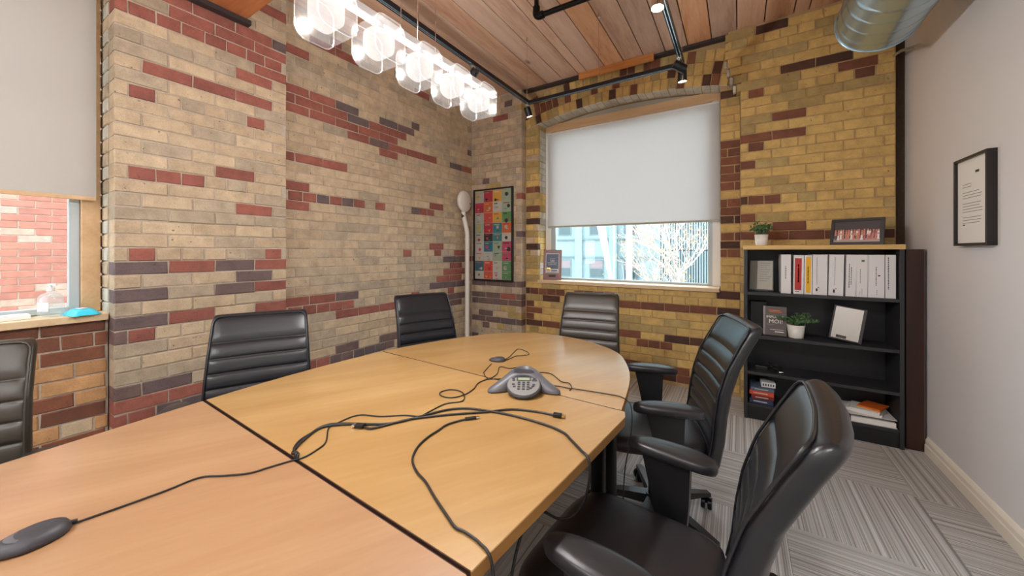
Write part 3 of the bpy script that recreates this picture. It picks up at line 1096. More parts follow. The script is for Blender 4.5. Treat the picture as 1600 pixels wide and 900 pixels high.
branch(Vector((0, 0, 0)), Vector((0, 0, 1)), 3.6, 0.08, 0) if False else None
bmb.tube([(0, 0, 0), (0.03, 0, 1.5), (0.0, 0.05, 3.2), (0.05, 0, 4.6)], [0.10, 0.085, 0.07, 0.06], 8)
for _ in range(17):
    z = rt_.uniform(2.8, 5.2)
    branch(Vector((0.02, 0.02, z)), Vector((rt_.uniform(-1, 1), rt_.uniform(-.7, .7), rt_.uniform(.1, .9))).normalized(), rt_.uniform(1.1, 1.7), 0.035, 3 if _ % 2 else 2)
bmb.build('branches', M['bark'], tr)
tag(lmb.build('leaves', [M['autumn'], M['redleaf']], tr), kind='stuff')

# ---------------------------------------------------------------- conference table in sections
TT, TH = 0.74, 0.03
left = [(-1.60, -0.30), (-1.649, 0.09), (-1.672, 0.28), (-1.706, 0.54), (-1.725, 0.80), (-1.722, 1.09), (-1.695, 1.335)]
right = [(-0.47, -0.30), (-0.430, 0.10), (-0.397, 0.497), (-0.360, 0.86), (-0.325, 1.235), (-0.345, 1.285)]
far = [(-1.695, 1.335), (-1.65, 1.52), (-1.572, 1.74), (-1.45, 1.985), (-1.345, 2.10), (-1.22, 2.17), (-1.10, 2.205), (-0.985, 2.21), (-0.83, 2.18), (-0.69, 2.107), (-0.60, 2.04), (-0.535, 1.96), (-0.467, 1.816), (-0.42, 1.68), (-0.385, 1.52), (-0.350, 1.285)]


def interp(pts, y):
    for (x0, y0), (x1, y1) in zip(pts, pts[1:]):
        if y0 <= y <= y1:
            return x0 + (x1 - x0) * (y - y0) / (y1 - y0)
    return pts[-1][0]


def table_section(name, label, poly, legs, joints=(), top='table'):
    t = thing(name, label, 'table', (sum(p[0] for p in poly) / len(poly), sum(p[1] for p in poly) / len(poly), 0), 0, 'sections of the conference table')
    ox, oy = t.location.x, t.location.y
    pl = [(x - ox, y - oy) for x, y in poly]
    MB().prism(pl, TT - 0.004, TT, 0.0015).build('tabletop', M[top], t)
    MB().prism([(x * 0.9985, y * 0.9985) for x, y in pl], TT - TH, TT - 0.0042).build('edge_band', M['table_edge'], t)
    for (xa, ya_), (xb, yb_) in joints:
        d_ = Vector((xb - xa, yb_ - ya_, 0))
        MB().at((xa - ox, ya_ - oy, 0), (0, 0, math.atan2(d_.y, d_.x))).box(0.003, d_.length - 0.003, -0.0012, 0.0012, TT - TH, TT - 0.0006).build('joint_shade_strip', M['joint'], t)  # dark strips stand in for the shade inside the joint
    for lx, ly in legs:
        MB().cyl((lx - ox, ly - oy, 0.0), (lx - ox, ly - oy, 0.012), 0.034, n=20).cyl((lx - ox, ly - oy, 0.012), (lx - ox, ly - oy, TT - TH - 0.012), 0.027, n=20).cyl((lx - ox, ly - oy, TT - TH - 0.012), (lx - ox, ly - oy, TT - TH), 0.033, n=20).build('leg', M['black_metal'], t)
    return t



ya = [-0.30 + 0.08 * i for i in range(11)]
near_poly = [(interp(right, y), y) for y in ya if y < 0.49] + [(-0.398, 0.489), (-1.702, 0.532)] + [(interp(left, y), y) for y in reversed(ya) if y < 0.52]
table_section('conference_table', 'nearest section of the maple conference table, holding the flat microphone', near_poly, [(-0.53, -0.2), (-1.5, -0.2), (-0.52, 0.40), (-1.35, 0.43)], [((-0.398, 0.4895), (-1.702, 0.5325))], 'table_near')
yr = [0.53 + 0.1 * i for i in range(8)]
mid_poly = [(-0.396, 0.499)] + [(interp(right, y), y) for y in yr if y < 1.22] + [(-0.325, 1.24), (-0.336, 1.281), (-1.694, 1.330)] + [(interp(left, y), y) for y in reversed(yr) if y > 0.56 and y < 1.3] + [(-1.705, 0.543)]
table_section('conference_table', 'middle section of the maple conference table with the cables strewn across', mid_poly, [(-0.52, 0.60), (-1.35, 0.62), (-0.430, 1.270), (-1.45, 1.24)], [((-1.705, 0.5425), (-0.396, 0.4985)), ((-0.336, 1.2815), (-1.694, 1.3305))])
far_s = smooth_path([(x, y, 0) for x, y in far], 4)
far_poly = [(p.x, p.y) for p in reversed(far_s)]
far_poly[0] = (-0.351, 1.288)
far_poly[-1] = (-1.694, 1.337)
far_poly = [(x, y) for x, y in far_poly]
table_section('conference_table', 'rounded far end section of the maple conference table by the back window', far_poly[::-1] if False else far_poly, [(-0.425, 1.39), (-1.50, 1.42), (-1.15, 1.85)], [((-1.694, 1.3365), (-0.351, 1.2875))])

# ---------------------------------------------------------------- office chairs


def back_front(z):
    """front face of the backrest along the chair's y for a height z"""
    pts = [(0.40, -0.185), (0.50, -0.205), (0.60, -0.215), (0.70, -0.232), (0.80, -0.262), (0.90, -0.312), (1.0, -0.368)]
    for (a, b), (c2, d) in zip(pts, pts[1:]):
        if z <= c2:
            return b + (d - b) * (z - a) / (c2 - a)
    return pts[-1][1]


def sgnpow(v, p):
    return math.copysign(abs(v) ** p, v)


def make_chair(label, lmat, smat, group):
    root = thing('office_chair', label, 'chair', (0, 0, 0), 0, group)
    ZT, ZB = 0.985, 0.40
    grooves = [ZT - 0.125 - 0.066 * i for i in range(7)]
    zs = sorted(set([ZB + (ZT - ZB - 0.03) * i / 46 for i in range(47)] + [g + d for g in grooves for d in (-0.008, -0.004, 0, 0.004, 0.008)]))
    rings = []

    def ring(z, sc=1.0, scx=1.0):
        w = (0.232 - 0.030 * (z - ZB) / (ZT - ZB)) * scx
        th = 0.068 * sc
        yf = back_front(z)
        gv = 0.0
        if z < ZT - 0.02:
            seg = [ZT] + grooves + [ZB]
            for a, b in zip(seg, seg[1:]):
                if b <= z <= a:
                    q = (z - b) / max(a - b, 1e-6)
                    gv = 0.009 * (1 - (2 * abs(q - 0.5)) ** 4) - 0.009
        out = []
        n = 36
        for i in range(n):
            a = 2 * PI * i / n
            xx = w * sgnpow(math.cos(a), 0.38)
            yy = th / 2 * sgnpow(math.sin(a), 0.55)
            y = yf - 0.031 + yy + 0.022 * (xx / 0.23) ** 2
            if math.sin(a) > 0.2 and abs(xx) < w * 0.93:
                y += gv * 1.0
            out.append((xx, y, z))
        return out
    rings.append(ring(ZB - 0.004, 0.6, 0.96))
    for z in zs:
        rings.append(ring(z))
    for dz, sc, sx in ((-0.018, 0.94, 0.99), (-0.008, 0.78, 0.972), (-0.002, 0.5, 0.95), (0.0, 0.2, 0.93)):
        rings.append(ring(ZT + dz, sc, sx))
    back = MB().loops(rings).build('backrest', lmat, root)
    pts = []
    for i in range(15):
        z = ZB + 0.03 + (ZT - 0.055 - ZB) * i / 14
        w = (0.232 - 0.030 * (z - ZB) / (ZT - ZB)) * 0.955
        pts.append((-w, back_front(z) - 0.008 + 0.022, z))
    top = [(-x, y, z) for x, y, z in reversed(pts)]
    zt = ZT - 0.008
    mid = [(x, back_front(zt) - 0.004 + 0.022 * (x / 0.23) ** 2, zt) for x in (-0.17, -0.1, 0, 0.1, 0.17)]
    MB().tube(smooth_path(pts + mid + top, 2), 0.0042, 6).build('piping', lmat, back)
    # seat cushion with waterfall front
    rings = []
    for z, s in ((0.405, 0.86), (0.412, 0.93), (0.425, 0.985), (0.445, 1.0), (0.460, 0.985), (0.469, 0.93), (0.474, 0.82), (0.476, 0.6), (0.476, 0.3)):
        rr = []
        for i in range(40):
            a = 2 * PI * i / 40
            xx = 0.235 * sgnpow(math.cos(a), 0.42) * s
            yy = 0.24 * sgnpow(math.sin(a), 0.42) * s
            dz = -0.035 * max(0, (yy - 0.12) / 0.12) ** 2 if z > 0.43 else 0
            rr.append((xx, yy + 0.045, z + dz))
        rings.append(rr)
    MB().loops(rings).build('seat', smat, root)
    mb = MB().box(-0.17, 0.17, -0.16, 0.20, 0.392, 0.408, 0.004).box(-0.075, 0.075, -0.13, 0.12, 0.345, 0.393, 0.012)
    mb.cyl((0.06, 0.03, 0.37), (0.24, 0.03, 0.365), 0.007, n=8).box(0.225, 0.275, 0.018, 0.044, 0.358, 0.372, 0.004)
    mb.build('tilt_mechanism', M['plastic'], root)
    mb = MB()
    mb.tube(smooth_path([(0, -0.10, 0.375), (0, -0.20, 0.372), (0, -0.268, 0.41), (0, -0.285, 0.50), (0, -0.292, 0.58)], 4), 0.022, 10)
    mb.build('back_bracket', M['plastic'], root)
    for s in (-1, 1):
        mb = MB()
        mb.tube([(s * 0.10, 0.0, 0.385), (s * 0.20, 0.0, 0.383), (s * 0.262, 0.0, 0.395)], 0.020, 8)
        pl = [(-0.05, 0.385), (0.035, 0.385), (0.055, 0.50), (0.085, 0.632), (-0.065, 0.632), (-0.06, 0.50)]
        x0, x1 = s * 0.258, s * 0.290
        lo, hi = min(x0, x1), max(x0, x1)
        vs = [(lo, y - 0.01, z) for y, z in pl] + [(hi, y - 0.01, z) for y, z in pl]
        fs = [tuple(range(6))[::-1], tuple(range(6, 12))] + [(i, (i + 1) % 6, 6 + (i + 1) % 6, 6 + i) for i in range(6)]
        mb.add(vs, fs)
        arm = mb.build('armrest', M['plastic'], root)
        rings = []
        for z, q in ((0.630, 0.80), (0.634, 0.95), (0.642, 1.0), (0.652, 1.0), (0.659, 0.95), (0.663, 0.84), (0.665, 0.6), (0.6655, 0.2)):
            rr = []
            for i in range(28):
                a = 2 * PI * i / 28
                yy = 0.138 * sgnpow(math.sin(a), 0.75) * (q * 0.3 + 0.7 if q > 0.7 else q) - 0.012
                xx = 0.047 * sgnpow(math.cos(a), 0.8) * q * (1 - 0.12 * math.sin(a))
                rr.append((s * 0.272 + xx, yy, z - 0.008 * (yy / 0.138) ** 2))
            rings.append(rr)
        MB().loops(rings).build('arm_pad', M['armpad'], arm)
    mb = MB().cyl((0, 0, 0.115), (0, 0, 0.24), 0.034, n=20).cyl((0, 0, 0.24), (0, 0, 0.25), 0.034, 0.028, n=20).cyl((0, 0, 0.25), (0, 0, 0.35), 0.026, n=20)
    mb.build('gas_column', M['plastic'], root)
    MB().cyl((0, 0, 0.072), (0, 0, 0.125), 0.05, 0.045, n=20).build('hub', M['plastic'], root)
    for k in range(5):
        a = 2 * PI * k / 5 + 0.3
        ca, sa = math.cos(a), math.sin(a)

        def pt(r, w, z):
            return (ca * r - sa * w, sa * r + ca * w, z)
        rings = [[pt(r, -w, z0), pt(r, w, z0), pt(r, w * 0.8, z1), pt(r, -w * 0.8, z1)] for r, w, z0, z1 in ((0.035, 0.030, 0.078, 0.120), (0.12, 0.027, 0.078, 0.112), (0.24, 0.021, 0.072, 0.094), (0.305, 0.018, 0.066, 0.082))]
        lg = MB().loops(rings, smooth=False).build('base_leg', M['plastic'], root)
        mb = MB()
        b = a + 0.9 + k
        bx, by = math.cos(b), math.sin(b)
        cx, cy = ca * 0.292, sa * 0.292
        for w in (-1, 1):
            mb.cyl((cx - by * w * 0.006, cy + bx * w * 0.006, 0.029), (cx - by * w * 0.024, cy + bx * w * 0.024, 0.029), 0.028, n=18)
        mb.cyl((cx, cy, 0.03), (cx, cy, 0.075), 0.009, n=10)
        mb.build('caster', M['black_metal'], lg)
    return root


GRP = 'office chairs round the conference table'
proto = make_chair('black leather office chair cut off by the left edge, below the window sill', M['leather_lit_brown'], M['seat_leather'], GRP)
protob = make_chair('black ribbed office chair, middle of the three along the left brick wall', M['leather'], M['seat_leather'], GRP)
chairs = [
    (proto, None, (-1.885, -0.105), (0.95, -0.30)),
    (protob, None, (-1.775, 0.735), (0.887, -0.461)),
    ('b', 'black ribbed office chair left of the table, nearest the white corner pipe', (-1.665, 1.78), (0.92, -0.39)),
    ('a', 'dark brown leather office chair at the far table end under the back window', (-0.89, 2.29), (0.16, -0.987)),
    ('b', 'black office chair right of the table, its ribbed front facing us before the bookcase', (-0.345, 1.87), (-0.95, -0.31)),
    ('b', 'black leather office chair in the right foreground, seen from behind its shoulder', (-0.225, 1.0), (-0.996, 0.085)),
]
GAPS = {(-0.89, 2.29): -74, (-0.345, 1.87): 153, (-0.225, 1.0): 130, (-1.775, 0.735): -24}
for o, lab, (x, y), fv in chairs:
    if isinstance(o, str):
        o = copy_tree(proto if o == 'a' else protob)
        o['label'] = lab
    if o.get('label', '').startswith('dark brown'):      # the armless chair at the table end
        for ch in list(o.children):
            if ch.name.startswith('armrest'):
                for g in list(ch.children):
                    bpy.data.objects.remove(g)
                bpy.data.objects.remove(ch)
    o.location = (x, y, 0)
    rz = math.atan2(-fv[0], fv[1])
    o.rotation_euler = (0, 0, rz)
    gap = GAPS.get((x, y))
    if gap is not None:                 # swivel the star base so that its feet pass between their neighbours
        for ch in o.children:
            if ch.name.startswith('base_leg'):
                ch.rotation_euler = (0, 0, R(gap + 36) - rz - 0.3)

# ---------------------------------------------------------------- bookcase and what it holds
BX0, BX1, BYF, BYB, BT = 0.035, 0.918, 3.365, 3.655, 1.315
bc = thing('bookcase', 'black four shelf bookcase with a pale beech top against the yellow brick pier', 'bookcase', ((BX0 + BX1) / 2, (BYF + BYB) / 2, 0))
ox, oy = bc.location.x, bc.location.y


def bbox(nm, x0, x1, y0, y1, z0, z1, mat, bev=0.0015, par=bc):
    return MB().box(x0 - ox, x1 - ox, y0 - oy, y1 - oy, z0, z1, bev).build(nm, mat, par)


bbox('top_panel', BX0 - 0.004, BX1 + 0.004, BYF - 0.008, BYB, BT, BT + 0.032, M['beech'], 0.002)
bbox('side_panel', BX0, BX0 + 0.022, BYF, BYB, 0, BT, M['case_dark'])
bbox('side_panel', BX1 - 0.022, BX1, BYF, BYB, 0, BT, M['case_dark'])
bbox('back_panel', BX0 + 0.022, BX1 - 0.022, BYB - 0.012, BYB, 0.0, BT, M['case_black'])
bbox('plinth', BX0 + 0.022, BX1 - 0.022, BYF + 0.012, BYF + 0.03, 0.0, 0.10, M['case_black'])
SH = [0.985, 0.650, 0.370, 0.122]
for z in SH:
    bbox('shelf', BX0 + 0.022, BX1 - 0.022, BYF + 0.004, BYB - 0.012, z - 0.022, z, M['case_dark'])


def binder(x0, x1, lean, hgt, mat, label, parts):
    """ring binder standing spine out on the top shelf"""
    w = x1 - x0
    t = thing('ring_binder', label, 'binder', ((x0 + x1) / 2, BYF + 0.03, SH[0] + 0.0005), 0, 'binders on the top shelf')
    dep = 0.225
    MB().box(-w / 2, w / 2, 0.0, 0.004, 0, hgt, 0.001).build('spine', mat, t)
    MB().box(-w / 2, -w / 2 + 0.003, 0.004, dep, 0, hgt).build('cover', mat, t)
    MB().box(w / 2 - 0.003, w / 2, 0.004, dep, 0, hgt).build('cover', mat, t)
    MB().box(-w / 2 + 0.006, w / 2 - 0.008, 0.012, dep - 0.008, 0.008, hgt - 0.012).build('pages', M['white'], t)
    for nm, a, b, z0, z1, m2 in parts:
        MB().box(a * w - w / 2, b * w - w / 2, -0.0008, 0.0002, z0 * hgt, z1 * hgt).build(nm, M[m2], t)
    t.rotation_euler = (0, lean, 0)
    t.location.z += w / 2 * math.sin(lean)
    return t


def script_strip(a, b, z0, z1, m2, seed, n=9):
    rr = random.Random(seed)
    out = []
    z = z1
    while z > z0:
        l = rr.uniform(0.02, 0.05)
        out.append(('print', a, b, max(z0, z - l), z, m2))
        z -= l + 0.012
    return out


BW = M['greywhite']
HB = 0.292
xs_ = lambda px: (lambda u: (-0.5314 + u * 0.8471) / (0.8471 + u * 0.5314) * (BYF + 0.03))((px - 800) / 565.0)
binder(xs_(1220.5), xs_(1236), 0.0, HB, BW, 'plain white binder first from the left on the top shelf', script_strip(.40, .52, .38, .70, 'greyink', 1))
binder(xs_(1239.5), xs_(1255.5), 0.012, HB - 0.004, BW, 'white binder with a red spine label on the top shelf', [('spine_label', .12, .78, .10, .92, 'redink'), ('print', .15, .55, .055, .07, 'ink')] + [('print', .42, .56, .30 + .08 * i, .36 + .08 * i, 'white') for i in range(6)])
binder(xs_(1256.5), xs_(1268.5), 0.010, HB - 0.004, BW, 'narrow white binder with a yellow spine label', [('spine_label', .18, .85, .04, .95, 'yellow')] + [('print', .42, .54, .28 + .09 * i, .35 + .09 * i, 'ink') for i in range(5)])
binder(xs_(1269.5), xs_(1292.5), 0.010, HB, BW, 'wide white binder right of the yellow label', script_strip(.27, .31, .26, .93, 'greyink', 3) + [('print', .22, .34, .09, .16, 'ink'), ('print', .34, .44, .17, .19, 'redink')])
binder(xs_(1294.5), xs_(1317.6), 0.019, HB, BW, 'wide white binder leaning left in the middle of the top shelf', script_strip(.38, .42, .26, .93, 'greyink', 4) + [('print', .30, .42, .07, .15, 'ink'), ('print', .44, .54, .16, .18, 'redink')])
binder(xs_(1321.2), xs_(1337.0), 0.019, HB, BW, 'slim white binder with two lines of small print on its spine', script_strip(.28, .35, .2, .78, 'ink', 5) + script_strip(.48, .55, .28, .70, 'ink', 6))
binder(xs_(1337.8), xs_(1355.5), 0.006, HB, BW, 'white binder with a small green mark near the top of its spine', [('print', .45, .72, .83, .88, 'leaf')] + script_strip(.32, .39, .32, .66, 'greyink', 7) + [('print', .3, .33, .05, .13, 'greyink'), ('print', .5, .53, .05, .2, 'greyink')])
binder(xs_(1356.3), xs_(1382.0), 0.003, HB, BW, 'widest cream white binder with a small black diamond on its spine', script_strip(.46, .53, .28, .72, 'greyink', 8) + [('print', .60, .74, .50, .53, 'ink')] + script_strip(.52, .56, .06, .18, 'greyink', 9))
binder(xs_(1383.5), xs_(1400.0), 0.0, HB, BW, 'white binder last on the right of the top shelf', script_strip(.24, .33, .2, .94, 'ink', 10))

# framed sheet leaning at the left end of the top shelf
t = thing('display_board', 'grey printed sheet on a board leaning at the left of the top shelf', 'board', (0.145, BYF + 0.115, SH[0] + 0.004))
t.rotation_euler = (R(-14), 0, R(-6))
MB().box(-0.078, 0.085, 0, 0.012, 0, 0.25, 0.002).build('board', M['case_black'], t)
MB().box(-0.070, 0.078, -0.0012, 0.0, 0.012, 0.242).build('sheet', M['greypaper'], t)
MB().box(-0.070, -0.022, -0.0018, -0.0013, 0.012, 0.242).build('margin', M['case_black'] if False else plain('grey_sheet_margin', (128, 124, 112), 0.6), t)
for i in range(9):
    MB().box(-0.008, 0.066 - 0.012 * (i % 3), -0.0018, -0.0013, 0.222 - 0.018 * i, 0.226 - 0.018 * i).build('print', M['greyink'], t)


def potted_plant(label, loc, r0, r1, hp, spread, hf, seed, wide=1.0):
    t = thing('potted_plant', label, 'plant', loc)
    MB().lathe([(0, 0), (r0 * 0.94, 0), (r0, 0.004), (r1, hp), (r1 - 0.004, hp), (r1 - 0.006, hp - 0.012), (0, hp - 0.012)], 24).build('pot', M['pot'], t)
    MB().lathe([(0, hp - 0.010), (r1 - 0.006, hp - 0.011)], 20).build('soil', M['soil'], t)
    rr = random.Random(seed)
    st, lf = MB(), MB()
    for i in range(26):
        a = rr.uniform(0, 2 * PI)
        rad = spread * math.sqrt(rr.random())
        top = Vector((math.cos(a) * rad * wide, math.sin(a) * rad, hp + hf * (1 - 0.65 * (rad / spread) ** 2) * rr.uniform(0.65, 1.0)))
        base = Vector((math.cos(a) * 0.012, math.sin(a) * 0.012, hp - 0.012))
        mid = base.lerp(top, 0.5) + Vector((0, 0, 0.015))
        path = smooth_path([base, mid, top], 4)
        st.tube(path, 0.0009, 4, cap=False)
        for q in range(20):
            p = path[rr.randrange(2, len(path))] + Vector((rr.uniform(-.004, .004), rr.uniform(-.004, .004), rr.uniform(-.004, .004)))
            d = Vector((rr.uniform(-1, 1), rr.uniform(-1, 1), rr.uniform(-.3, .9))).normalized()
            L = rr.uniform(0.013, 0.022)
            s2 = d.cross(Vector((rr.uniform(-1, 1), rr.uniform(-1, 1), rr.uniform(-1, 1)))).normalized() * L * 0.38
            nn = d.cross(s2).normalized() * L * 0.12
            lf.add([tuple(p), tuple(p + d * L * .5 + s2 + nn), tuple(p + d * L), tuple(p + d * L * .5 - s2 + nn)], [(0, 1, 2), (0, 2, 3)])
    st.build('stems', M['leaf'], t)
    tag(lf.build('foliage', M['leaf'], t), kind='stuff')
    return t


potted_plant('small round green plant in a white pot on top of the bookcase', (0.150, BYF + 0.09, BT + 0.0325), 0.038, 0.046, 0.085, 0.085, 0.115, 3)
potted_plant('bushy green plant in a white pot on the second shelf', (0.365, BYF + 0.085, SH[1] + 0.0005), 0.046, 0.056, 0.098, 0.105, 0.105, 8, 1.25)

# group photograph in a black frame
t = thing('photo_frame', 'black framed group photograph standing on top of the bookcase', 'picture frame', (0.700, BYF + 0.10, BT + 0.0350))
t.rotation_euler = (R(-13), 0, R(-26))
FW_, FH_ = 0.142, 0.190
mb = MB()
for b in ((-FW_, FW_, 0, 0.018), (-FW_, FW_, FH_ - 0.018, FH_), (-FW_, -FW_ + 0.018, 0.018, FH_ - 0.018), (FW_ - 0.018, FW_, 0.018, FH_ - 0.018)):
    mb.box(b[0], b[1], -0.006, 0.012, b[2], b[3], 0.001)
mb.build('frame', M['frame_black'], t)
mb = MB()
mb.box(-FW_ + 0.017, FW_ - 0.017, 0.002, 0.004, 0.017, FH_ - 0.017)
rp = random.Random(4)
pal = [plain('photo_print_%s' % n_, c_, 0.5) for n_, c_ in (('dark', (58, 48, 50)), ('ground', (176, 154, 146)), ('skin', (206, 130, 104)), ('shirt', (236, 226, 222)), ('coral', (196, 124, 108)), ('slate', (70, 76, 92)), ('pink', (176, 100, 110)))]
mb.cur = 1
mb.add([(-FW_ + .018, .0016, .018), (FW_ - .018, .0016, .018), (FW_ - .018, .0016, .045), (-FW_ + .018, .0016, .045)], [(0, 1, 2, 3)])
for row in range(2):
    for i in range(17):
        cx = -FW_ + 0.03 + i * 0.0142 + rp.uniform(-.003, .003)
        zb = 0.036 + 0.028 * row + rp.uniform(-.004, .004)
        yy = 0.0012 - 0.0004 * (1 - row) - i * 1e-5
        mb.cur = rp.choice((3, 3, 4, 5, 6, 2))
        w_ = 0.006
        mb.add([(cx - w_, yy, zb), (cx + w_, yy, zb), (cx + w_ * .8, yy, zb + .034), (cx - w_ * .8, yy, zb + .034)], [(0, 1, 2, 3)])
        mb.cur = 2
        mb.add([(cx + .0048 * math.cos(q), yy - .0002, zb + .040 + .006 * math.sin(q)) for q in [PI * 2 * j / 8 for j in range(8)]], [tuple(range(8))])
mb.build('photograph', pal, t)
MB().add([(-0.03, 0.012, 0.12), (0.03, 0.012, 0.12), (0.03, 0.085, 0.004 + 0.018), (-0.03, 0.085, 0.004 + 0.018)], [(0, 1, 2, 3)]).build('easel_back', M['frame_black'], t)

# book standing on the second shelf
t = thing('book', 'grey brown book with white capital title standing on the second shelf', 'book', (0.235, BYF + 0.075, SH[1] + 0.0024))
t.rotation_euler = (R(-5), 0, R(-4))
M['bookcover'] = plain('book_cover_grey', (96, 86, 82), 0.5, var=0.08)
MB().box(-0.0735, 0.0735, 0, 0.003, 0, 0.222, 0.0008).box(-0.0735, 0.0735, 0.017, 0.020, 0, 0.222, 0.0008).box(-0.0738, -0.0710, 0.0, 0.020, 0, 0.222, 0.0008).build('cover', M['bookcover'], t)
MB().box(-0.070, 0.070, 0.003, 0.017, 0.003, 0.219).build('pages', M['white'], t)
MB().box(-0.0735, -0.061, -0.0006, 0.0, 0.0, 0.222).build('spine_strip', plain('book_strip_grey', (150, 146, 144), 0.5), t)
lettering('IMPLIQUE-', 0.026, M['white'], t, (0.006, -0.0008, 0.140), (PI / 2, 0, 0))
lettering('MOI!', 0.042, M['white'], t, (0.006, -0.0008, 0.106), (PI / 2, 0, 0))
for a, b, z0, z1, m2 in ((-.04, .035, .188, .194, 'orange'), (-.035, .045, .178, .183, 'orange'), (-.03, .055, .042, .047, 'greypaper'), (0.0, .055, .026, .032, 'white'), (-.05, 0.0, .082, .085, 'greyink')):
    MB().box(a, b, -0.0008, 0.0, z0, z1).build('print', M[m2], t)
t = thing('box_file', 'black box file at the back left of the second shelf', 'box', (0.135, BYF + 0.17, SH[1] + 0.0005))
MB().box(-0.055, 0.055, 0.0, 0.08, 0, 0.245, 0.003).build('case', M['case_black'], t)
MB().box(-0.02, 0.02, -0.001, 0.0, 0.03, 0.07).build('label_holder', M['case_dark'], t)
# tilted mirror panel
t = thing('mirror_panel', 'mirrored panel in a black frame leaning at the right of the second shelf', 'mirror', (0.630, BYF + 0.07, SH[1] + 0.0035))
t.rotation_euler = (R(-9), R(8), R(-12))
MB().box(-0.082, 0.092, 0.0, 0.016, 0.012, 0.255, 0.002).build('frame', M['frame_black'], t)
MB().box(-0.072, 0.074, -0.0015, 0.0, 0.022, 0.247).build('mirror', M['mirror'], t)
MB().box(-0.045, 0.010, -0.003, -0.0012, 0.026, 0.046).build('badge', plain('dark_badge', (48, 24, 24), 0.4), t)
# third shelf: dark coil of cable and adapter
t = thing('power_adapter', 'black adapter with a coiled lead at the left of the third shelf', 'adapter', (0.16, BYF + 0.10, SH[2] + 0.0005))
MB().box(-0.05, 0.03, -0.03, 0.03, 0, 0.034, 0.006).build('body', M['plastic'], t)
MB().tube([((0.07 + 0.022 * math.cos(q * 0.5)) + 0.03 * math.cos(q), 0.04 * math.sin(q), 0.006 + 0.0022 * q) for q in [i * 0.35 for i in range(70)]], 0.004, 6).build('lead', M['cable'], t)
MB().cyl((0.1, -0.05, 0.01), (0.125, -0.055, 0.012), 0.006, n=10).build('plug', M['chrome'], t)
# bottom shelf: stack of paperbacks, binder, papers, folder
sp = [('dark blue paperback at the bottom of the stack on the lowest shelf', (40, 56, 92), 0.036, 0.150), ('dark red paperback second from the bottom of the stack', (120, 34, 30), 0.030, 0.142), ('orange red paperback third from the bottom of the stack', (200, 74, 52), 0.034, 0.155), ('grey blue book on top of the stack on the lowest shelf', (84, 100, 120), 0.026, 0.150)]
z = SH[3] + 0.0005
for i, (lb, c_, h_, w_) in enumerate(sp):
    t = thing('paperback', lb, 'book', (BX0 + 0.115, BYF + 0.12, z), R((-2, 3, -1, 2)[i]), 'paperbacks on the lowest shelf')
    cm = plain('paperback_%d' % i if False else 'paperback_cover', c_, 0.5)
    MB().box(-w_ / 2, w_ / 2, -0.1, 0.1, 0, 0.002).box(-w_ / 2, w_ / 2, -0.1, 0.1, h_ - 0.002, h_).box(-w_ / 2, w_ / 2, -0.1, -0.098, 0, h_).build('cover', cm, t)
    MB().box(-w_ / 2 + 0.002, w_ / 2 - 0.003, -0.097, 0.097, 0.0022, h_ - 0.0022).build('pages', M['white'], t)
    MB().box(-w_ / 3, w_ / 4, -0.1006, -0.1, h_ * 0.35, h_ * 0.6).build('print', M['greypaper'], t)
    z += h_
t = thing('card_box', 'small cream card box on the paperback stack', 'box', (BX0 + 0.155, BYF + 0.10, z + 0.0005), R(4))
MB().box(-0.045, 0.045, -0.05, 0.05, 0, 0.038, 0.002).build('box', M['greywhite'], t)
for i in range(5):
    MB().box(-0.036 + 0.016 * i, -0.028 + 0.016 * i, -0.0506, -0.05, 0.010, 0.028).build('print', M['ink'], t)
t = thing('ring_binder', 'thick white binder lying flat on the lowest shelf', 'binder', (0.765, BYF + 0.145, SH[3] + 0.0005), R(1))
MB().box(-0.128, 0.122, -0.13, 0.13, 0, 0.003, 0.001).box(-0.128, 0.122, -0.13, 0.13, 0.052, 0.055, 0.001).box(-0.128, -0.124, -0.13, 0.13, 0.003, 0.052).build('cover', BW, t)
MB().box(-0.112, 0.118, -0.124, 0.122, 0.004, 0.034).build('pages', M['white'], t)
MB().box(-0.123, -0.108, -0.131, -0.1, 0.008, 0.047, 0.002).build('ring_plate', M['case_dark'], t)
t = thing('paper_stack', 'loose white papers lying on the flat binder', 'papers', (0.755, BYF + 0.138, SH[3] + 0.0560), R(-18))
for i in range(6):
    MB().box(-0.10 + 0.006 * i, 0.10 - 0.004 * i, -0.095, 0.095 - 0.006 * i, 0.0045 * i, 0.0045 * i + 0.004).build('sheet', M['white' if i % 2 else 'greywhite'], t, None, (0, 0, R(3 * (i % 3 - 1))))
t = thing('card_folder', 'orange card folder lying on the papers at the right', 'folder', (0.800, BYF + 0.150, SH[3] + 0.0835), R(-30))
MB().box(-0.060, 0.062, -0.085, 0.075, 0, 0.003).build('cover', M['yellow'], t)
MB().box(-0.058, 0.06, -0.08, 0.07, 0.0032, 0.008).build('sheets', M['orange'], t)
MB().box(-0.055, 0.064, -0.083, 0.072, 0.0082, 0.013).build('cover', M['orange'], t)

# dark panel between bookcase and wall
t = thing('wooden_panel', 'tall dark walnut panel standing between the bookcase and the white wall', 'panel', (0.976, 3.53, 0))
MB().box(-0.042, 0.040, -0.13, 0.12, 0.0, 1.315, 0.004).build('panel', M['brown_panel'], t)
MB().box(0.0402, 0.044, -0.13, 0.12, 0.0, 1.315).build('lit_edge_strip', plain('walnut_lit_edge', (96, 72, 62), 0.4), t)  # lighter colour stands in for light falling on the panel's edge

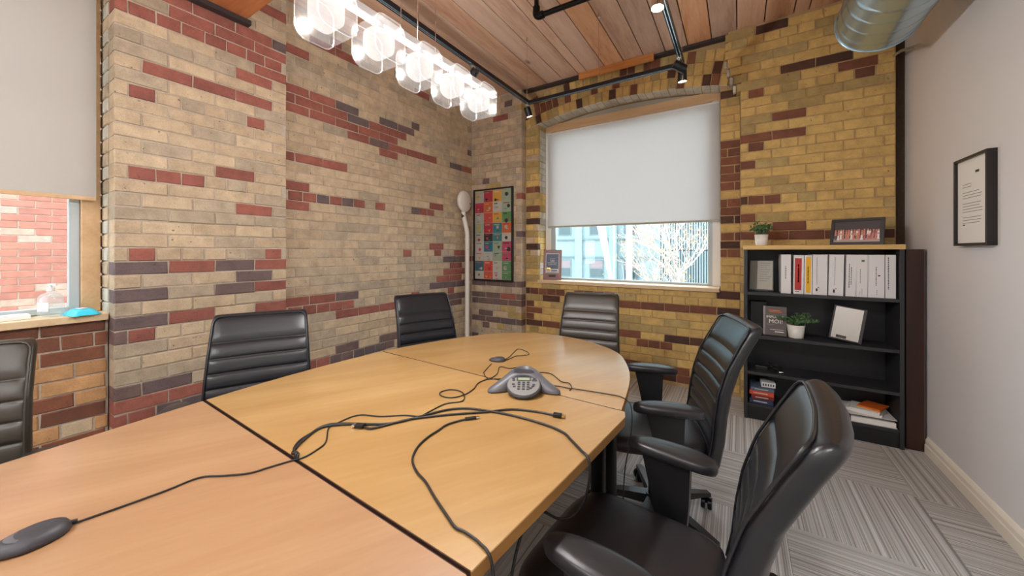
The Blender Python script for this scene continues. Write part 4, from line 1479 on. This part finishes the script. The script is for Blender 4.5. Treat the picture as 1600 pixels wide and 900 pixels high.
# ---------------------------------------------------------------- things on the walls
# poster with a grid of small covers on the corner pier
PX0, PX1, PZ0, PZ1 = -2.885, -2.292, 0.935, 2.085
t = thing('framed_poster', 'tall framed poster of many small bright covers on the corner pier', 'poster', ((PX0 + PX1) / 2, YP - 0.016, PZ0))
pw, ph = (PX1 - PX0) / 2, PZ1 - PZ0
mb = MB()
for b in ((-pw, pw, 0, 0.018), (-pw, pw, ph - 0.018, ph), (-pw, -pw + 0.018, 0.018, ph - 0.018), (pw - 0.018, pw, 0.018, ph - 0.018)):
    mb.box(b[0], b[1], -0.022, 0.008, b[2], b[3], 0.002)
mb.build('frame', M['frame_black'], t)
MB().box(-pw + 0.016, pw - 0.016, -0.006, 0.004, 0.016, ph - 0.016).build('backing', M['greypaper'], t)
cc_ = {'g': (196, 190, 178), 'r': (196, 58, 74), 'y': (236, 176, 76), 'o': (222, 112, 64), 't': (60, 140, 150), 'b': (52, 124, 150), 'n': (98, 156, 100), 'm': (170, 190, 166), 'p': (206, 84, 116), 'k': (56, 52, 54), 'w': (214, 208, 198), 's': (70, 118, 126), 'c': (226, 90, 70)}
grid = ['grym', 'rowm', 'gcyn', 'mrto', 'gktw', 'wbmp', 'wwmp', 'scwn', 'wcwn']
rowh = [0.13, 0.115, 0.115, 0.115, 0.09, 0.115, 0.10, 0.115, 0.085]
cc_ = {k_: tuple(int(q_ * 0.84) for q_ in v_) for k_, v_ in cc_.items()}
pmats = {k_: plain('cover_print_' + {'g': 'grey', 'r': 'crimson', 'y': 'amber', 'o': 'orange', 't': 'teal', 'b': 'blue', 'n': 'green', 'm': 'mint', 'p': 'rose', 'k': 'black', 'w': 'ivory', 's': 'slate', 'c': 'coral'}[k_], v_, 0.5, var=0.05) for k_, v_ in cc_.items()}
tot = sum(rowh)
zc = ph - 0.022
cw = (2 * pw - 0.044) / 4
rp = random.Random(12)
for ri, rw_ in enumerate(grid):
    hh = rowh[ri] / tot * (ph - 0.044)
    for ci, ch in enumerate(rw_):
        x0 = -pw + 0.022 + ci * cw
        mb = MB().box(x0 + 0.002, x0 + cw - 0.002, -0.0085, -0.006, zc - hh + 0.002, zc - 0.002)
        mats = [pmats[ch]]
        for q in range(3):
            c2 = rp.choice([k_ for k_ in 'wkrgynp' if k_ != ch])
            mats.append(pmats[c2])
            mb.cur = q + 1
            ax, az = x0 + cw * rp.uniform(.15, .6), zc - hh * rp.uniform(.4, .85)
            if q == 0:
                mb.box(x0 + cw * .15, x0 + cw * rp.uniform(.5, .85), -0.0092, -0.0085, zc - hh * .22, zc - hh * .14)
            elif q == 1:
                nn = rp.choice((3, 5, 12))
                rr0 = min(cw, hh) * rp.uniform(.14, .24)
                a0 = rp.uniform(0, 3)
                mb.add([(ax + cw * .12 + rr0 * math.cos(a0 + 2 * PI * j / nn), -0.0093, az + rr0 * math.sin(a0 + 2 * PI * j / nn)) for j in range(nn)], [tuple(range(nn))])
            else:
                mb.box(ax, ax + cw * .25, -0.0096, -0.0085, az - hh * .08, az - hh * .02)
        mb.build('cover', mats, t)
    zc -= hh

# framed letter on the right wall
t = thing('framed_letter', 'deep black frame with a printed letter hanging on the white right wall', 'picture frame', (XR - 0.0005, 2.82, 1.33))
w2, h2 = 0.158, 0.462
mb = MB()
for y0, y1, z0, z1 in ((-w2, w2, 0, 0.014), (-w2, w2, h2 - 0.014, h2), (-w2, -w2 + 0.014, 0.014, h2 - 0.014), (w2 - 0.014, w2, 0.014, h2 - 0.014)):
    mb.box(-0.034, 0, y0, y1, z0, z1, 0.001)
mb.build('frame', M['frame_black'], t)
MB().box(-0.022, -0.004, -w2 + 0.013, w2 - 0.013, 0.013, h2 - 0.013).build('mount', M['white'], t)
rp = random.Random(21)
for i in range(15):
    z1 = h2 * 0.70 - i * 0.0145
    if i in (2, 6, 11):
        continue
    e = rp.uniform(0.055, 0.10) if i not in (0, 1) else -0.01
    MB().box(-0.0226, -0.0220, -e, 0.092, z1 - 0.003, z1).build('print', M['greyink'], t)
MB().box(-0.0226, -0.0220, -0.062, -0.028, h2 * 0.80, h2 * 0.80 + 0.012).build('letterhead', M['ink'], t)
MB().box(-0.0226, -0.0220, 0.07, 0.092, h2 * 0.23, h2 * 0.23 + 0.006).build('signature', M['ink'], t)

# chipped white pipe in the corner
t = thing('white_pipe', 'chipped white painted standpipe with a round cap in the back left corner', 'pipe', (-2.85, 3.50, 0))
MB().tube(smooth_path([(0, 0, 0), (0, 0, 0.6), (0, 0, 1.35), (0, 0, 1.52), (-0.02, -0.01, 1.64), (-0.04, -0.02, 1.74), (-0.045, -0.02, 1.84)], 4), 0.028, 14).build('pipe', M['chipped'], t)
MB().at((-0.03, -0.02, 1.92), (0, PI / 2 - 0.0, R(6))).lathe([(0, -0.03), (0.10, -0.03), (0.128, -0.02), (0.132, 0.0), (0.128, 0.02), (0.11, 0.03), (0, 0.032)], 30).build('cap', M['chipped'], t)
MB().cyl((-0.075, -0.03, 1.92), (-0.03, -0.02, 1.92), 0.07, n=18).build('flange', M['chipped'], t)
for zz in (0.3, 0.92, 1.45):
    MB().cyl((0, 0, zz - 0.008), (0, 0, zz + 0.008), 0.032, n=16).build('collar', M['chipped'], t)

# plaque on the back sill
t = thing('award_plaque', 'brown wooden award plaque with a navy plate on the back window sill', 'plaque', (-1.865, 3.86, SILL + 0.0031))
t.rotation_euler = (R(-8), 0, R(16))
MB().box(-0.108, 0.108, 0, 0.018, 0, 0.355, 0.003).build('board', M['plaque_wood'], t)
MB().box(-0.080, 0.080, -0.002, 0.0, 0.080, 0.310).build('border', M['silver'], t)
MB().box(-0.074, 0.074, -0.003, -0.0015, 0.086, 0.304).build('plate', M['navy'], t)
lettering('500', 0.036, M['silver'], t, (0, -0.0035, 0.222), (PI / 2, 0, 0))
lettering('COMPANIES', 0.018, M['silver'], t, (0, -0.0035, 0.178), (PI / 2, 0, 0))
for a, b, z0, z1, m2 in ((-.055, .055, .196, .201, 'silver'), (-.035, .035, .246, .249, 'silver'), (-.072, .072, .090, .128, 'silver'), (-.066, -.02, .094, .142, 'gold'), (-.01, .06, .098, .116, 'navy')):
    MB().box(a, b, -0.0036, -0.002, z0, z1).build('print', M[m2], t)
MB().box(-0.042, 0.042, -0.002, 0.0, 0.030, 0.058).build('nameplate', M['ink'], t)

# things on the left sill
t = thing('sanitiser_bottle', 'clear plastic pump bottle on the left window sill', 'bottle', (-3.00, 0.315, SILL + 0.0005), R(30))
MB().loops([[(0.055 * sgnpow(math.cos(a), .7) * s, 0.03 * sgnpow(math.sin(a), .7) * s, z_) for a in [2 * PI * i / 24 for i in range(24)]] for z_, s in ((0, .8), (.006, .95), (.03, 1), (.08, 1), (.10, .93), (.115, .7), (.122, .34), (.13, .28))]).build('bottle', M['bottle'], t)
MB().cyl((0, 0, .13), (0, 0, .148), .014, n=14).cyl((0, 0, .148), (0, 0, .162), .005, n=8).box(-.008, .034, -.007, .007, .160, .170, .002).build('pump', M['white_gloss'], t)
MB().box(-.03, .03, -.0312, -.0302, .03, .075).build('bottle_label', M['greywhite'], t)
t = thing('plastic_pouch', 'crumpled aqua blue wipes pouch on the left sill beside the pilaster', 'pouch', (-2.965, 0.412, SILL + 0.0005), R(12))
rp = random.Random(2)
mb = MB()
n1, n2 = 12, 9
for sgn in (1, 0):
    vs = []
    for i in range(n1):
        for j in range(n2):
            u, v = i / (n1 - 1) * 2 - 1, j / (n2 - 1) * 2 - 1
            hz = 0.030 * (1 - u ** 4) * (1 - v ** 4) * sgn + (rp.uniform(-.004, .004) * (1 - u * u) * (1 - v * v) if sgn else 0)
            vs.append((u * 0.075 + 0.004 * math.sin(5 * v), v * 0.055 + .003 * math.sin(6 * u), 0.001 + hz))
    fs = [(i * n2 + j, (i + 1) * n2 + j, (i + 1) * n2 + j + 1, i * n2 + j + 1) for i in range(n1 - 1) for j in range(n2 - 1)]
    mb.add(vs, fs if sgn else [q[::-1] for q in fs], True)
mb.build('pouch', M['aqua'], t)
MB().box(-.02, .025, -.015, .015, .0315, .0345, .001).build('flap', M['white_gloss'], t)
t = thing('white_box', 'long flat white box lying along the left sill', 'box', (-3.01, 0.19, SILL + 0.0005), R(2))
MB().box(-.05, .04, -.12, .06, 0, .022, .003).build('box', M['white_gloss'], t)
MB().box(-.0505, -.05, -.1, .0, .006, .016).build('print', M['greywhite'], t)
for i in range(2):
    t = thing('book', ('tan book at the bottom left on the window sill', 'tan book lying on another tan book at the left edge of the sill')[i], 'book', (-2.965, -0.035 - 0.004 * i, SILL + 0.0005 + 0.0205 * i), R(3 - 4 * i), 'books on the left sill')
    MB().box(-.06, .045, -.09, .09, 0, .002).box(-.06, .045, -.09, .09, .018, .020).box(.043, .045, -.09, .09, 0, .020).build('cover', M['trimwood'], t)
    MB().box(-.056, .0428, -.087, .087, .0022, .0178).build('pages', M['ink'] if False else M['greypaper'], t)

# ---------------------------------------------------------------- overhead: track, spots, pendant, duct, sprinkler pipe
TX0, TX1, TY, TZ = -1.62, -0.345, 2.865, 2.65
tk = thing('track_rail', 'black suspended lighting track bent in a U under the plank ceiling', 'track', (TX0, TY, TZ))
def rail(p0, p1):
    mb = MB()
    d = Vector(p1) - Vector(p0)
    L = d.length
    mb.M = Matrix.Translation(Vector(p0) - Vector(tk.location)) @ Matrix.Rotation(math.atan2(d.y, d.x), 4, 'Z')
    mb.box(0, L, -0.017, -0.011, -0.012, 0.016, 0.001).box(0, L, 0.011, 0.017, -0.012, 0.016, 0.001).box(0, L, -0.011, 0.011, 0.008, 0.016)
    mb.cur = 1
    for q_ in (-0.008, 0.008):
        mb.box(0, L, q_ - 0.002, q_ + 0.002, -0.010, 0.008)
    mb.build('rail', [M['track_black'], M['galv']], tk)
rail((TX0, TY, TZ), (TX1, TY, TZ))
rail((TX0, TY - 0.018, TZ), (TX0, -1.2, TZ))
rail((TX1, TY - 0.018, TZ), (TX1, -1.2, TZ))
for (x_, y_) in ((TX0, TY - 0.03), (-0.965, TY), (TX1 + 0.0, TY - 0.03), (TX0, 0.9), (TX1, 0.9)):
    zt_ = (2.858 if y_ == 0.9 else HC - 0.010) - TZ
    MB().cyl((x_ - TX0, y_ - TY, 0.016), (x_ - TX0, y_ - TY, zt_), 0.0024, n=6).cyl((x_ - TX0, y_ - TY, zt_ - 0.026), (x_ - TX0, y_ - TY, zt_), 0.008, n=10).build('hanger_wire', M['chrome'], tk)


def spot(loc, aim, energy, label, lit=True, col=(1.0, 0.74, 0.46), can=M['track_black'], r=0.030, ln=0.085, ang=95):
    t = thing('track_spotlight', label, 'spotlight', loc, 0, 'spotlights on the track')
    d = (Vector(aim) - Vector(loc)).normalized()
    c0 = Vector((0, 0, -0.085))
    MB().box(-0.014, 0.014, -0.020, 0.020, -0.034, -0.0125, 0.003).cyl((0, 0, -0.034), (0, 0, -0.07), 0.006, n=10).build('adapter', M['chrome'] if lit else M['track_black'], t)
    MB().cyl(c0 - d * ln * 0.5, c0 + d * ln * 0.5, r, n=22, cap=False).cyl(c0 - d * ln * 0.5, c0 - d * (ln * 0.5 - 0.004), r, n=22).build('can', can, t)
    MB().cyl(c0 + d * (ln * 0.5 - 0.010), c0 + d * (ln * 0.5 - 0.006), r * 0.95, n=22).build('lens', M['bulb'] if lit else M['case_dark'], t)
    if lit:
        p = Vector(loc) + c0 + d * (ln * 0.5 + 0.004)
        lamp('spot_beam', 'SPOT', p, energy, col, p + d, t, size=0.03, spot=R(ang), blend=0.9)
    return t


WARM = (1.0, 0.82, 0.58)
spot((TX0 + 0.0, TY - 0.005, TZ), (-1.35, 3.3, 1.2), 20, 'lit spotlight at the left corner of the track beside the arch', col=WARM)
spot((TX1, TY - 0.01, TZ), (-0.32, 3.05, 1.2), 95, 'lit spotlight at the right corner of the track above the window', col=WARM, ang=150)
spot((TX1 + 0.0, TY - 0.16, TZ), (0.75, 3.4, 2.0), 45, 'spotlight on the right track turned towards the yellow pier', col=WARM, ang=120)
spot((TX1, 1.93, TZ), (-0.42, 1.80, 0.5), 20, 'lit spotlight with a round brass coloured face at the top of the picture', col=(1, .85, .66), can=M['chrome'])
spot((TX0, 2.05, TZ), (-2.9, 2.3, 1.6), 9, 'spotlight on the left track partly behind the pendant lamp', col=(1, .92, .82))

pl_ = thing('pendant_lamp', 'linear pendant of five rounded glass cubes lit over the table', 'pendant lamp', (-1.03, 0.98, 2.07))
MB().box(-0.016, 0.016, -0.50, 0.50, -0.006, 0.022, 0.003).build('bar', M['ledbar'], pl_)
for y_ in (-0.09, 0.085):
    MB().cyl((0, y_, 0.022), (0, y_, 2.858 - 2.07), 0.0016, n=6).cyl((0, y_, 0.022), (0, y_, 0.045), 0.006, n=10).build('hanging_wire', M['chrome'], pl_)
MB().tube(smooth_path([(0, -0.01, 0.022), (0.003, -0.012, 0.15), (-0.012, 0.0, 0.35), (0.008, -0.005, 0.6), (0, 0, 2.855 - 2.07)], 6), 0.003, 6).build('power_cord', M['chrome'], pl_)
MB().cyl((0, 0, 2.83 - 2.07), (0, 0, 2.858 - 2.07), 0.06, n=24).build('ceiling_rose', M['chrome'], pl_)


def rrect(hy, hz, r, k=6):
    out = []
    for cy, cz, a0 in ((hy - r, hz - r, 0), (-(hy - r), hz - r, PI / 2), (-(hy - r), -(hz - r), PI), (hy - r, -(hz - r), 1.5 * PI)):
        for i in range(k + 1):
            a = a0 + PI / 2 * i / k
            out.append((cy + r * math.cos(a), cz + r * math.sin(a)))
    return out


shade0 = None
for i in range(5):
    yc = (i - 2) * 0.184
    hx, hy, hz = 0.060, 0.060, 0.068
    pr_ = rrect(hy, hz, 0.034)
    zc_ = -0.072
    mb = MB().at((0, yc, zc_))
    mb.loops([[(-hx, a, b) for a, b in pr_], [(hx, a, b) for a, b in pr_]], smooth=True)
    sh = mb.build('glass_shade', M['lampglass'], pl_)
    for sx in (-1, 1):
        MB().at((0, yc, zc_)).tube([(sx * hx, a, b) for a, b in pr_], 0.0018, 6, closed=True).build('glass_rim', M['glassedge'], sh)
    pr2 = rrect(0.040, 0.050, 0.034)
    mb = MB().at((0, yc, zc_ + 0.008))
    mb.loops([[(x_, a * s_, b * s_) for a, b in pr2] for x_, s_ in ((-0.042, .55), (-0.038, .86), (-0.029, 1), (0.029, 1), (0.038, .86), (0.042, .55))])
    mb.build('diffuser', M['diffuser'], sh)
    MB().cyl((0, yc, -0.006), (0, yc, -0.022), 0.017, n=16).build('lamp_socket', M['chrome'], sh)
    lamp('pendant_bulb_light', 'POINT', (-1.03, 0.98 + yc, 2.07 + zc_ + 0.008), 13, (1.0, 0.98, 0.96), None, None, size=0.02)

DX, DZ, DR, DY1, DY0 = 0.715, 2.715, 0.198, 3.03, 0.35
du = thing('spiral_duct', 'galvanised spiral air duct running along the top of the white wall', 'duct', (DX, DY1, DZ))
na, nl = 56, 230
vs, fs = [], []
for j in range(nl):
    y_ = -(DY1 - DY0) * j / (nl - 1)
    for i in range(na):
        a = 2 * PI * i / na
        ph_ = (y_ / 0.115 + i / na) % 1.0
        rr_d = DR + (0.004 if min(ph_, 1 - ph_) < 0.055 else 0.0)
        vs.append((rr_d * math.cos(a), y_, rr_d * math.sin(a)))
for j in range(nl - 1):
    for i in range(na):
        k2 = (i + 1) % na
        fs.append((j * na + i, j * na + k2, (j + 1) * na + k2, (j + 1) * na + i))
MB().add(vs, fs, True).build('duct_wall', M['galv'], du)
MB().tube([((DR + .002) * math.cos(2 * PI * i / 40), 0.0, (DR + .002) * math.sin(2 * PI * i / 40)) for i in range(40)], 0.005, 6, closed=True).build('end_rim', M['galv'], du)
MB().cyl((0, -0.4, 0), (0, -0.39, 0), DR - 0.003, n=40).build('damper', M['case_dark'], du)
for y_ in (-0.9, -1.6):
    MB().tube([((DR + .004) * math.cos(a), y_, (DR + .004) * math.sin(a)) for a in [2 * PI * i / 40 for i in range(40)]], 0.006, 6, closed=True).cyl((0, y_, DR), (0, y_, HC - DZ - 0.004), 0.004, n=6).build('hanger_strap', M['galv'], du)
t = thing('conduit_stub', 'short pale pipe stub poking out below the air duct beside the wall', 'pipe', (0.955, 3.35, 2.62))
MB().tube([(0.0, 0.34, 0.10), (0.0, 0.2, 0.07), (0.02, 0.0, 0.0)], 0.010, 10).build('pipe', M['galv'], t)
MB().cyl((0.018, 0.015, 0.005), (0.0215, -0.012, -0.004), 0.013, n=12).build('cap', M['greypaper'], t)

sp_ = thing('sprinkler_pipe', 'black sprinkler pipe with an elbow under the ceiling planks', 'pipe', (-1.315, 2.45, 3.10))
MB().cyl((0.02, 0.0, 0), (2.33, 0.06, 0), 0.020, n=16).build('pipe', M['black_metal'], sp_)
MB().tube(smooth_path([(0.06, 0, 0), (0.02, 0, 0.0), (0, 0, 0.02), (0, 0, 0.06)], 5), 0.028, 16).build('elbow', M['black_metal'], sp_)
MB().cyl((0, 0, 0.04), (0, 0, HC - 3.10 - 0.003), 0.018, n=14).cyl((0, 0, 0.05), (0, 0, 0.075), 0.027, n=14).build('riser', M['black_metal'], sp_)

for i, (x_, y_) in enumerate(FILL_LAMPS):  # housings and glowing panels of the added fill lamps
    t = thing('fill_lamp', ('added unseen square fill lamp over the left of the near half of the room', 'added unseen square fill lamp over the right of the near half of the room')[i], 'lamp', (x_, y_, 3.14), 0)
    mb = MB()
    for b in ((-.31, .31, -.31, -.285), (-.31, .31, .285, .31), (-.31, -.285, -.285, .285), (.285, .31, -.285, .285)):
        mb.box(b[0], b[1], b[2], b[3], -0.01, 0.088, 0.002)
    mb.build('housing', M['white_gloss'], t)
    MB().box(-.285, .285, -.285, .285, 0.03, 0.034).build('fill_panel', M['panel_lit'], t)

# ---------------------------------------------------------------- on the table
ZT_ = TT + 0.0004
ph_ = thing('conference_phone', 'grey three legged conference phone with keypad in the middle of the table', 'phone', (-0.7555, 1.302, ZT_), math.atan2(0.467, 0.885))
# local: x right as seen from the keypad side, -y towards the keypad


def radial(a, r, z):
    return (r * math.sin(a), -r * math.cos(a), z)


# top shell: three arms running down from a raised ring
def shell_ring(z, r_arm, r_gap, pw_):
    out = []
    for i in range(72):
        a = 2 * PI * i / 72
        q = max(0.0, math.cos(1.5 * (((a - PI / 3) + PI / 3) % (2 * PI / 3) - PI / 3))) ** pw_
        r_ = r_gap + (r_arm - r_gap) * q
        out.append(radial(a, r_, z))
    return out


rings = [shell_ring(0.004, .166, .036, 7), shell_ring(0.012, .164, .040, 6.5), shell_ring(0.022, .146, .042, 6), shell_ring(0.034, .122, .044, 5), shell_ring(0.046, .098, .046, 4), shell_ring(0.056, .082, .047, 3), shell_ring(0.063, .068, .048, 2), shell_ring(0.067, .058, .046, 2), shell_ring(0.066, .050, .043, 2), shell_ring(0.056, .044, .040, 2)]
MB().loops(rings).build('shell', M['phone_grey'], ph_)
MB().at((0, 0, 0.052)).lathe([(0.043, 0.004), (0.036, 0.006), (0.02, 0.008), (0.0, 0.009)], 36).build('speaker_grille', M['phone_dark'], ph_)
mb = MB().at((0, -0.080, 0.0245), (R(20), 0, 0))
circ = [(0.069 * math.cos(2 * PI * i / 40), 0.069 * math.sin(2 * PI * i / 40)) for i in range(40)]
mb.prism(circ, 0.002, 0.014, 0.003)
kp = mb.build('keypad_base', M['phone_dark'], ph_)
mb = MB().at((0, -0.080, 0.0245), (R(20), 0, 0))
mb.prism([(x_ * .92, y_ * .92) for x_, y_ in circ], 0.014, 0.0165, 0.001)
mb.build('key_panel', M['phone_light'], kp)
mb = MB().at((0, -0.080, 0.0245), (R(20), 0, 0))
mb.box(-0.028, 0.028, 0.018, 0.040, 0.0166, 0.0180)
mb.build('lcd_surround', M['phone_dark'], kp)
mb = MB().at((0, -0.080, 0.0245), (R(20), 0, 0))
mb.box(-0.023, 0.023, 0.020, 0.034, 0.0181, 0.0188)
mb.build('screen', M['lcd'], kp)
keys = [(-0.018 + 0.018 * c_, 0.008 - 0.0125 * r_) for r_ in range(4) for c_ in range(3)] + [(-0.042, 0.030), (-0.040, 0.020), (0.042, 0.030), (0.038, 0.020), (0.047, 0.020), (-0.040, -0.004), (-0.036, -0.017), (0.040, -0.004), (0.036, -0.014), (0.028, -0.024)]
for kx, ky in keys:
    mb = MB().at((0, -0.080, 0.0245), (R(20), 0, 0))
    mb.box(kx - 0.0055, kx + 0.0055, ky - 0.0035, ky + 0.0035, 0.0165, 0.0192, 0.001)
    mb.build('key', M['phone_dark'], kp)
for k in range(3):
    a = PI / 3 + 2 * PI * k / 3
    p = radial(a, 0.150, 0)
    MB().cyl((p[0], p[1], 0.0), (p[0], p[1], 0.008), 0.012, n=14).build('foot', M['phone_dark'], ph_)


def mic_pod(label, loc, rz, L, Wd, Hh):
    t = thing('microphone_pod', label, 'microphone', loc, rz, 'table microphones')
    rings = []
    for z_, s_ in ((0, .92), (.003, 1.0), (Hh * .35, 1.0), (Hh * .7, .84), (Hh * .93, .58), (Hh, .25)):
        rr = []
        for i in range(36):
            a = 2 * PI * i / 36
            y_ = L / 2 * math.sin(a)
            tap = 1.0 - 0.55 * max(0, -math.sin(a)) ** 1.5
            rr.append((Wd / 2 * sgnpow(math.cos(a), .8) * tap * s_, y_ * s_ + (1 - s_) * L * .22, z_))
        rings.append(rr)
    MB().loops(rings).build('body', M['phone_dark'], t)
    MB().at((0, -L * .05, Hh * .80), (R(-7), 0, 0)).lathe([(Wd * .26, 0), (Wd * .22, .002), (0, .003)], 24).build('button', M['phone_grey'], t)
    MB().box(-Wd * .22, Wd * .22, L * .26, L * .34, Hh * .70, Hh * .86, .001).build('indicator', M['redink'] if L > .1 else M['phone_grey'], t)
    MB().cyl((0, L * .47, Hh * .4), (0, L * .56, Hh * .3), .004, n=8).build('strain_relief', M['plastic'], t)
    return t


mic_pod('flat dark table microphone at the left edge with a red mark', (-1.155, 0.092, ZT_), R(-3), 0.112, 0.080, 0.024)
mic_pod('small grey table microphone behind the conference phone', (-1.048, 1.528, ZT_), R(-62), 0.085, 0.055, 0.020)

MIC = [(-1.157, 0.137), (-1.152, 0.163), (-1.14, 0.225), (-1.131, 0.286), (-1.126, 0.346), (-1.084, 0.381), (-1.042, 0.42), (-1.028, 0.457), (-1.011, 0.501), (-0.998, 0.53), (-1.004, 0.567), (-1.024, 0.607), (-1.097, 0.66), (-1.105, 0.7), (-1.105, 0.746), (-1.086, 0.775), (-1.025, 0.799), (-0.964, 0.848), (-0.915, 0.868), (-0.912, 0.895), (-0.91, 0.989), (-0.873, 1.042), (-0.905, 1.092), (-0.945, 1.112), (-0.987, 1.102), (-1.001, 1.062), (-0.971, 1.037), (-0.927, 1.046), (-0.905, 1.092), (-0.91, 1.158), (-0.934, 1.219), (-0.928, 1.28), (-0.879, 1.316)]
PODL = [(-1.042, 1.469), (-1.003, 1.358), (-0.984, 1.328), (-0.938, 1.289), (-0.917, 1.293)]
PODR = [(-1.028, 1.552), (-1.027, 1.606), (-1.055, 1.702), (-1.071, 1.769), (-1.042, 1.771), (-0.98, 1.734), (-0.965, 1.7), (-0.985, 1.667), (-1.008, 1.645), (-1.009, 1.59), (-1.016, 1.54)]
LOOP = [(-0.924, 1.293), (-0.933, 1.36), (-0.979, 1.45), (-0.927, 1.454), (-0.9, 1.493), (-0.869, 1.501), (-0.827, 1.5), (-0.782, 1.48), (-0.758, 1.491), (-0.716, 1.486), (-0.645, 1.426), (-0.61, 1.426), (-0.582, 1.388), (-0.575, 1.352)]
PHR = [(-0.657, 1.358), (-0.631, 1.37), (-0.597, 1.371), (-0.577, 1.375), (-0.508, 1.387), (-0.446, 1.395), (-0.404, 1.399), (-0.378, 1.394)]
H1 = [(-1.011, 0.501), (-1.044, 0.524), (-1.079, 0.564), (-1.115, 0.63), (-1.116, 0.668), (-1.084, 0.698), (-0.976, 0.761), (-0.937, 0.806), (-0.906, 0.874), (-0.866, 0.957), (-0.815, 1.001), (-0.747, 1.022), (-0.652, 1.039), (-0.531, 1.04), (-0.457, 1.024), (-0.418, 0.996)]
H2 = [(-1.01, 0.72), (-0.978, 0.727), (-0.955, 0.769), (-0.924, 0.835), (-0.854, 0.912), (-0.799, 0.964), (-0.741, 1.014), (-0.677, 1.079), (-0.591, 1.109), (-0.53, 1.115)]
H3 = [(-0.768, 0.933), (-0.781, 0.909), (-0.795, 0.87), (-0.792, 0.832), (-0.79, 0.788), (-0.779, 0.74), (-0.756, 0.697), (-0.728, 0.668), (-0.685, 0.644), (-0.641, 0.629), (-0.587, 0.602), (-0.514, 0.569), (-0.484, 0.557), (-0.463, 0.558), (-0.433, 0.555), (-0.414, 0.55)]
H4 = [(-1.011, 0.501), (-1.054, 0.532), (-1.089, 0.562), (-1.107, 0.607), (-1.112, 0.661), (-1.041, 0.725)]

def lay(pts, r, lift=None, k=5):
    out = []
    for i, p in enumerate(pts):
        z_ = TT + r + 0.0008 if len(p) == 2 else p[2]
        out.append((p[0], p[1], z_))
    return smooth_path(out, k)


def cable(label, pts, r, mat='cable', group='cables on the table'):
    t = thing('cable', label, 'cable', (0, 0, 0), 0, group)
    p0 = lay(pts, r)
    o = Vector(p0[0])
    t.location = o
    MB().tube([p - o for p in p0], r, 7).build('lead', M[mat], t)
    return t


def plug(par, p, q, w, h, tip=True, metal='gold'):
    """connector body from p towards q"""
    o = par.location
    d = Vector((q[0] - p[0], q[1] - p[1], 0))
    L = d.length
    a = math.atan2(d.y, d.x)
    mb = MB()
    mb.at((p[0] - o.x, p[1] - o.y, TT + 0.0012 + h / 2 - o.z), (0, 0, a))
    mb.box(-0.004, L, -w / 2, w / 2, -h / 2, h / 2, 0.002)
    b = mb.build('plug', M['plastic'], par)
    mb = MB()
    mb.at((p[0] - o.x, p[1] - o.y, TT + 0.0012 + h / 2 - o.z), (0, 0, a))
    mb.box(L, L + 0.011, -w * .38, w * .38, -h * .28, h * .28, 0.0008)
    mb.build('contact', M[metal], b)


cable('thin black cable running from the flat microphone across the table to the phone', MIC, 0.0022)
cable('short thin cable joining the small microphone to the phone lead', PODL, 0.0018)
cable('thin cable looped behind the small microphone', PODR, 0.0018)
cable('thin dark cable looping round the back of the conference phone', LOOP, 0.0020)
cable('black cable leaving the phone and hanging over the right edge of the table', PHR + [(-0.352, 1.374, 0.742), (-0.338, 1.366, 0.728), (-0.330, 1.352, 0.68), (-0.336, 1.335, 0.60), (-0.348, 1.315, 0.50), (-0.355, 1.31, 0.3), (-0.36, 1.31, 0.03), (-0.33, 1.28, 0.006)], 0.0022)
cable('thick black video cable rising from the table gap and hanging off the right edge', [(-1.013, 0.5165, 0.60), (-1.013, 0.5165, 0.70), (-1.014, 0.517, 0.74), (-1.020, 0.520, 0.752)] + H1[1:-1] + [(-0.420, 0.996, 0.7448), (-0.372, 0.955, 0.7462), (-0.343, 0.934, 0.742), (-0.337, 0.928, 0.70), (-0.350, 0.925, 0.635), (-0.378, 0.915, 0.588), (-0.412, 0.895, 0.578), (-0.442, 0.87, 0.60), (-0.455, 0.84, 0.615), (-0.462, 0.79, 0.60), (-0.458, 0.72, 0.50), (-0.44, 0.66, 0.25), (-0.43, 0.62, 0.02), (-0.41, 0.56, 0.008)], 0.0038)
c2 = cable('thick black video cable with a plug at each end lying on the middle section', H2, 0.0036)
plug(c2, (-0.530, 1.115), (-0.505, 1.121), 0.020, 0.011)
plug(c2, (-1.010, 0.720), (-1.033, 0.711), 0.020, 0.011, metal='chrome')
c3 = cable('thin black cable curving down over the near right table edge', H3 + [(-0.398, 0.545, 0.744), (-0.385, 0.541, 0.735), (-0.376, 0.537, 0.70), (-0.37, 0.53, 0.60), (-0.38, 0.52, 0.40), (-0.40, 0.50, 0.10), (-0.43, 0.47, 0.006)], 0.0030)
plug(c3, (-0.766, 0.935), (-0.744, 0.960), 0.011, 0.008, metal='chrome')
cable('short thick black cable from the table gap lying under the video cables', [(-1.004, 0.5165, 0.62), (-1.004, 0.5165, 0.71), (-1.006, 0.518, 0.742), (-1.016, 0.524, 0.751)] + H4[1:], 0.0034)
